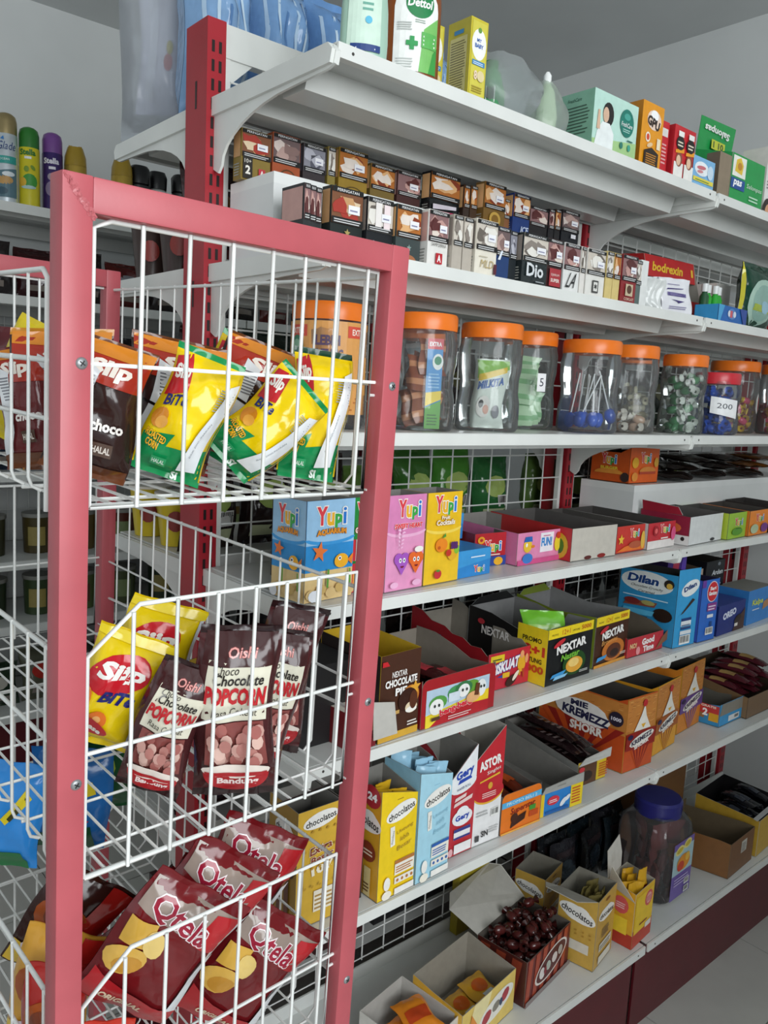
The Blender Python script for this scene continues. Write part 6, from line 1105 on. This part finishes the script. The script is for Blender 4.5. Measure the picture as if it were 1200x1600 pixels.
rbag('dark red snack bag at the far end of the top basket', -.355, .42, 1.410, -40, 0, 0, .10, .155, .05, '#5a1c22', 14, lambda p: p.text('POP', .5, .7, .6, .2, '#e0dcd8', bold=.045), G1)
G2 = 'snack bags in the middle basket'
rbag('yellow cheese snack bag with red logo leaning at the far left of the middle basket', -.285, .190, 1.085, -28, 22, 6, .095, .150, .062, '#eccd14', 11, slip, G2)
rbag('yellow cheese snack bag with red logo standing behind its twin', -.205, .235, 1.085, -28, 16, 6, .095, .160, .062, '#eccd14', 12, slip, G2)
rbag('brown snack bag lying under the two yellow cheese snack bags', -.20, .21, 1.040, -20, 78, 0, .08, .17, .045, '#c9a21a', 13, slip, G2)
rbag('brown popcorn bag facing forward, largest in the middle basket', -.168, .050, 1.020, -30, 1, 2, .096, .212, .052, '#4c2426', 22, popc, G2, crimpc='#2a1718')
rbag('brown popcorn bag tilted left at the front of the middle basket', -.256, .110, 1.020, -34, 19, 2, .074, .165, .042, '#4c2426', 21, popc, G2, crimpc='#2a1718')
rbag('brown popcorn bag third from the left in the middle basket', -.118, .095, 1.030, -34, 10, 3, .078, .190, .045, '#4c2426', 23, popc, G2, crimpc='#2a1718')
rbag('brown popcorn bag nearest the right rack post in the middle basket', -.070, .125, 1.035, -34, 9, 3, .076, .205, .045, '#4c2426', 24, popc, G2, crimpc='#2a1718')
G3 = 'snack bags in the lower basket'
rbag('maroon cassava chip bag at the upper left of the lower basket', -.290, .085, .790, -26, 34, 4, .125, .180, .05, '#6f171c', 31, qtela, G3)
rbag('maroon cassava chip bag second from the left, upper row', -.225, .130, .800, -26, 34, 6, .120, .180, .05, '#6f171c', 32, qtela, G3)
rbag('maroon cassava chip bag topmost and farthest right in the lower basket', -.135, .150, .790, -28, 26, 6, .120, .175, .05, '#6f171c', 33, qtela, G3)
rbag('maroon cassava chip bag lying low behind the front wires', -.255, .060, .680, -26, 48, 2, .12, .185, .05, '#6f171c', 34, qtela, G3)
rbag('maroon cassava chip bag leaning right, lower row', -.165, .075, .690, -28, 34, 3, .115, .180, .05, '#6f171c', 35, qtela, G3)
rbag('maroon cassava chip bag at the bottom right of the heap', -.150, .150, .690, -28, 30, 4, .115, .16, .05, '#6f171c', 36, qtela, G3)
rbag('orange-red snack bag with bold yellow print at the bottom left', -.335, .060, .672, -24, 6, 0, .07, .15, .04, '#c2301f', 37, lambda p: (p.text('NIKMAT', .45, .60, .5, .09, '#f2d24a', rot=80, bold=.03), p.text('SELURUH', .62, .58, .55, .08, '#f2d24a', rot=80, bold=.03), p.text('KELUARGA', .79, .55, .6, .08, '#f2d24a', rot=80, bold=.03), p.rect(.05, .02, .3, .7, '#7a1a1c', 3, 6), p.ell(.16, .75, .08, .06, '#f0ece8', 10)), G3)
G4 = 'snack bags seen left of the rack post'
rbag('bright blue snack bag with green tail hanging in the middle basket at left', -.325, .36, .85, -40, 6, 0, .09, .15, .035, '#2f86d2', 41, lambda p: (p.q4([(.4, .5), (.5, .46), (.8, .72), (.7, .8)], '#d8c42a', 5, 3), p.q4([(.5, .52), (.56, .5), (.76, .70), (.7, .74)], '#3a3a1a', 5, 2), p.star(.25, .3, .12, '#c8303a'), p.q4([(.1, .0), (.9, .0), (.8, .18), (.3, .2)], '#1f6a3a', 6, 3)), G4)
rbag('bright blue snack bag beside its twin seen through the left rack post gap', -.240, .36, .845, -34, 4, 0, .11, .15, .04, '#24609e', 42, lambda p: (p.q4([(.2, .62), (.3, .52), (.8, .60), (.75, .72)], '#c8b42a', 5, 3), p.q4([(.3, .62), (.36, .56), (.72, .62), (.7, .67)], '#2a3a1a', 5, 2), p.star(.65, .3, .12, '#b8303a'), p.q4([(.1, .0), (.9, .0), (.8, .28), (.2, .2)], '#1a4a2a', 6, 3)), G4)
rbag('dark green snack bag behind the blue snack bags', -.17, .44, .845, -30, 0, 4, .12, .15, .04, '#1f4a2c', 43, lambda p: p.ell(.5, .5, .3, .2, '#8aa03a', 14), G4)
rbag('golden fried chicken snack bag at the bottom left corner', -.33, .22, .672, -40, 12, 4, .10, .18, .04, '#d8a03a', 44, fried, G4)
rbag('red fried chicken snack bag in the bottom left corner', -.345, .14, .672, -34, 6, 2, .075, .17, .035, '#a82420', 45, fried, G4)
rbag('dark fried chicken snack bag lying behind the golden one', -.300, .32, .70, -34, 30, 4, .11, .17, .04, '#3a1c18', 46, fried, G4)

# ================================================================== goods on the back side of the gondola
blue = ('#86acd6', '#7aa2d0', '#6a94c6', '#92b6dc')
for i in range(5):
    o = bag('blue_tissue_pack', ['big blue plastic-wrapped pack on the rear top shelf, %s' % s for s in ('nearest the first red post', 'second from the red post', 'third from the red post', 'fourth from the red post', 'farthest along')][i], 'tissue pack', .118, .30, .15, blue[i % 4], 500+i, lambda p: [p.q4([(.08+.15*k, .06), (.13+.15*k, .06), (.12+.15*k, .94), (.09+.15*k, .94)], ('#b4cfe8', '#c6dcee', '#5a84b8')[k % 3], 2, 8) for k in range(6)], group='blue packs on the rear top shelf', kind='film')
    o.matrix_world = Matrix.Translation((.085+.127*i, .49, ZT+EP)) @ Matrix.Rotation(R_(0), 4, 'Z')
o = bag('clear_bag', 'hazy clear plastic bag hanging from the rear top shelf at upper left', 'plastic bag', .15, .37, .12, '#dfe4ea:poly', 520, None); o.matrix_world = Matrix.Translation((.055, .640, ZT+.004)) @ Matrix.Rotation(R_(-40), 4, 'Z')
o = bag('white_wrapped_pack', 'white and lilac wrapped pack inside the hazy plastic bag', 'tissue pack', .085, .26, .03, '#dddce6', 521, lambda p: (p.q4([(.2, .1), (.4, .1), (.5, .9), (.3, .9)], '#e8e8ee', 3, 8), p.ell(.7, .35, .1, .06, '#c86a6a', 10), p.ell(.72, .45, .07, .05, '#c8b84a', 10))); o.matrix_world = Matrix.Translation((.058, .640, ZT+.055)) @ Matrix.Rotation(R_(-40), 4, 'Z')
lvl = {0: 'second', 1: 'third', 2: 'fourth', 3: 'fifth', 4: 'sixth'}
pal = [['#3a1c1e', '#4a2420', '#2a2428', '#33282a', '#46301f'], ['#2a1e20', '#1f2a24', '#3a2622', '#4a4436', '#241c22'], ['#3a6a2c', '#4a8a34', '#2f6a3a', '#5a7a3a', '#1f1a1a'], ['#141416', '#1a1616', '#221a1c', '#181a1e', '#2a1c1a'], ['#3a1a1e', '#1c1a20', '#4a2a20', '#26221e', '#16181a']]
ordn = ('first', 'second', 'third', 'fourth', 'fifth', 'sixth', 'seventh', 'eighth', 'ninth', 'tenth', 'eleventh', 'twelfth', 'thirteenth', 'fourteenth')
for li, z in enumerate((ZC, ZJ, ZY, ZN, ZO)):
    rn = random.Random(li+3)
    for k in range(13):
        c = pal[li][k % 5]; wd = .118; h = rn.uniform(.15, .19) if li else rn.uniform(.19, .215)
        if li == 2: c = '#2a1f1e' if k < 3 or k > 7 else pal[2][k % 4]
        o = bag('rear_snack_pack', '%s snack pack from the left on the %s rear shelf behind the mesh' % (ordn[k], lvl[li]), 'snack pack', wd, h, .06, c, 600+li*20+k, lambda p: (p.ell(.5, .55, .32, .16, ('#8a5a2a', '#6a6a4a', '#a8c06a', '#2a2a2c', '#5a3a2a')[li], 12), p.rect(.15, .1, .85, .22, ('#7a2a2c', '#3a4a3a', '#c8d0a8', '#2c2426', '#3a2a3a')[li], 5, 2), p.bars(.55, .25, .85, .42) if li == 2 else None), group='packs on the rear shelves', back=c)
        o.matrix_world = Matrix.Translation((.075+.131*k+(.075 if k > 6 else 0), .452+.01*(k % 2), z+EP)) @ Matrix.Rotation(R_(rn.uniform(-3, 3)), 4, 'Z') @ Matrix.Rotation(R_(-3), 4, 'X')
r = carton('dark_red_carton', 'long dark red carton on the rear base shelf behind the mesh, left', 'box', .05, .42, ZBE, 0, .44, .22, .20, '#3a1616', L='#2a1212'); r = carton('black_carton', 'long black carton on the rear base shelf behind the mesh, middle', 'box', .52, .42, ZBE, 0, .44, .22, .22, '#17161a', L='#141416'); r = carton('dark_brown_carton', 'long dark brown carton on the rear base shelf behind the mesh, right', 'box', 1.04, .42, ZBE, 0, .8, .22, .24, '#241a14', L='#1e1612')
for i, (y, z) in enumerate(((.44, ZY), (.56, ZY), (.44, ZC), (.56, ZC), (.45, ZJ))):
    r = thing('noodle_cup', ['yellow noodle cup at the rear corner of the candy level', 'second yellow noodle cup on the rear candy level', 'dark cup at the rear corner of the cigarette level', 'second dark cup at the rear of the cigarette level', 'orange tub at the rear corner of the jar level'][i], 'cup', (.05, y + (.08 if i != 4 else .15), z+EP))
    r.location.x = -.0 + .045
    c = '#d8c02a' if i < 2 else ('#3a2a26' if i < 4 else '#e0821f'); b = MB(); b.lathe([(0, 0), (.030, 0), (.040, .095), (.042, .098)], c+':plastic', 20); b.build('cup_body', r, smooth=40); b = MB(); b.lathe([(.043, .097), (.043, .102), (0, .103)], '#e4e0d4:plastic', 20); b.build('cup_lid', r, smooth=40)
    p = Print(cylS(.036, -30)); p.o = .003; p.ell(0, .05, .016, .02, '#8a2a24', 14); p.done(r, 'label')

# ================================================================== far wall shelves
ZW = 2.085+EP
def aerosol(x, y, h, rd, body, capc, label, fn, cap_h=.07):
    r = thing('aerosol_can', label, 'spray can', (x, y, ZW), -25, 'spray cans on the far wall shelf')
    b = MB(); b.lathe([(0, 0), (rd, 0), (rd, h-cap_h-.006), (rd*.92, h-cap_h)], body, 24); b.build('can_body', r, smooth=40)
    b = MB(); b.lathe([(rd*.97, h-cap_h-.004), (rd*.97, h-rd*.9), (rd*.85, h-rd*.4), (rd*.55, h-.006), (0, h)], capc, 24); b.build('cap', r, smooth=40)
    p = Print(cylS(rd)); p.o = .0008; fn(p); p.done(r, 'label'); return r
aerosol(.202, 2.13, .298, .036, '#d9e2e8:metal', '#a8966a:metal', 'pale blue air freshener can with gold cap, first on the left', lambda p: (p.text('Glade', .008, .185, .060, .026, '#1f3f7a', shear=.2), p.q4([(-.04, .128), (.04, .128), (.04, .152), (-.04, .152)], '#2fa096', 10), p.text('OCEAN', 0, .142, .03, .007, '#e8f4f2'), p.q4([(-.04, .02), (.04, .02), (.04, .115), (-.04, .10)], '#5a7a86', 10, 3), p.ell(.0, .075, .026, .014, '#c89a5a', 14), p.ell(.012, .095, .02, .008, '#e6eef2', 12), p.ell(-.01, .04, .02, .012, '#3a5a6a', 12), p.poly([(-.012, .205), (-.002, .215), (.0, .203)], '#2a7ac0')))
aerosol(.276, 2.13, .270, .034, '#ddd02a:plastic', '#2f7a2f:plastic', 'yellow spray can with green cap, second on the left', lambda p: (p.text('Stella', 0, .180, .052, .020, '#2f7a2f', bold=.04), p.rect(-.010, .158, .012, .166, '#f2f4f0', 3), p.ell(.006, .085, .025, .025, '#3f9a3a', 18), p.ell(-.018, .082, .014, .016, '#e8b83a', 14), p.ell(.002, .066, .024, .006, '#b8d4d0', 12), p.ell(-.004, .125, .008, .010, '#7a9a2a', 10), p.ell(.016, .13, .006, .01, '#7a9a2a', 10, 40)))
aerosol(.354, 2.13, .270, .034, '#3a2466:plastic', '#7a4a94:plastic', 'purple spray can with lilac cap, third on the left', lambda p: (p.text('Stella', 0, .168, .052, .020, '#e6e2ee', bold=.04), p.rect(-.008, .140, .014, .149, '#ece8f2', 3), p.ell(.004, .075, .024, .026, '#8a7a9a', 18), p.ell(.0, .115, .012, .012, '#a89aa8', 12)))
for i, (x, y) in enumerate(((.43, 2.12), (.60, 2.12))):
    r = thing('refill_can', ['gold-capped refill can beside the purple spray can', 'gold-capped refill can standing alone near the red post'][i], 'spray can', (x, y, ZW), -20, 'gold capped cans')
    b = MB(); b.lathe([(0, 0), (.038, 0), (.038, .165), (.036, .17)], '#c9a84a:metal', 24); b.build('can_body', r, smooth=40)
    b = MB(); b.lathe([(.038, .168), (.036, .20), (.026, .232), (.022, .232), (.022, .2)], '#a88a2a:plastic', 20); b.box(-.022, -.006, .215, -.010, .006, .238, '#a88a2a:plastic'); b.box(.010, -.006, .215, .022, .006, .238, '#a88a2a:plastic'); b.build('trigger_cap', r, smooth=40)
for i in range(5):
    r = thing('black_cap_bottle', ['black-capped bottle next to the gold cap, %s from it' % ordn[i]][0], 'bottle', (.67+.085*i, 2.13+.03*(i % 2), ZW), 0, 'black capped bottles')
    b = MB(); b.lathe([(0, 0), (.036, 0), (.036, .15), (.02, .165)], ('#2a2a2c:plastic', '#d8d8d4:plastic')[i % 2], 20, sq=3); b.build('body', r, smooth=40); b = MB(); b.lathe([(.034, .158), (.036, .21 - .01*(i % 2)), (.028, .222), (0, .222)], '#131315:plastic', 16, sq=3); b.build('cap', r, smooth=40)
wp = [['#3a1a1c', '#26201f', '#5a1f1c', '#2f2a2a'], ['#4a1418', '#6a1f1c', '#26262a', '#3a3028'], ['#26486e', '#2a2a30', '#3a4a5a', '#1f2a3a'], ['#4a4020', '#6a5426', '#5a2a1c', '#3a3a24'], ['#3a4a2c', '#5a6a3a', '#4a5434', '#2c3a26'], ['#5a5a4a', '#3a3a34', '#6a6450', '#2a3a2a'], ['#2a3a5a', '#3a2a2a', '#44443a', '#26343a']]
for si, z in enumerate((1.785, 1.49, 1.18, .865, .63, .3)):
    rn = random.Random(si)
    for k in range(13):
        x = -.35 + .165*k
        if si in (3, 4):
            r = thing('snack_cup', '%s snack tub from the left on the %s far wall shelf' % (ordn[k], ordn[si+1]), 'tub', (x, 2.20, z+EP), 0, 'tubs on the far wall shelves'); c = wp[si][k % 4]
            b = MB(); b.lathe([(0, 0), (.048, 0), (.052, .13), (.054, .135)], c+':plastic', 18); b.build('tub_body', r, smooth=40); b = MB(); b.lathe([(.055, .134), (.055, .148), (0, .149)], '#8a8a84:plastic', 18); b.build('tub_lid', r, smooth=40)
            p = Print(cylS(.0525, -20)); p.o = .002; p.rect(-.03, .03, .03, .10, ('#7a8a5a', '#9a8a4a', '#6a3a2a')[k % 3], 8); p.done(r, 'label')
        else:
            o = bag('wall_snack_bag', '%s dark snack bag from the left on the %s far wall shelf' % (ordn[k], ordn[si+1]), 'snack bag', .15, rn.uniform(.16, .20), .07, wp[si][k % 4], 800+si*20+k, lambda p: (p.ell(.5, .55, .3, .16, ('#b8322a', '#c87a2a', '#8a8a90', '#c8c4b8')[k % 4], 12), p.rect(.2, .14, .8, .24, '#8a8078', 5, 2)), group='bags on the far wall shelves')
            o.matrix_world = Matrix.Translation((x, 2.16, z+EP)) @ Matrix.Rotation(R_(rn.uniform(-20, 10)), 4, 'Z') @ Matrix.Rotation(R_(-10), 4, 'X')
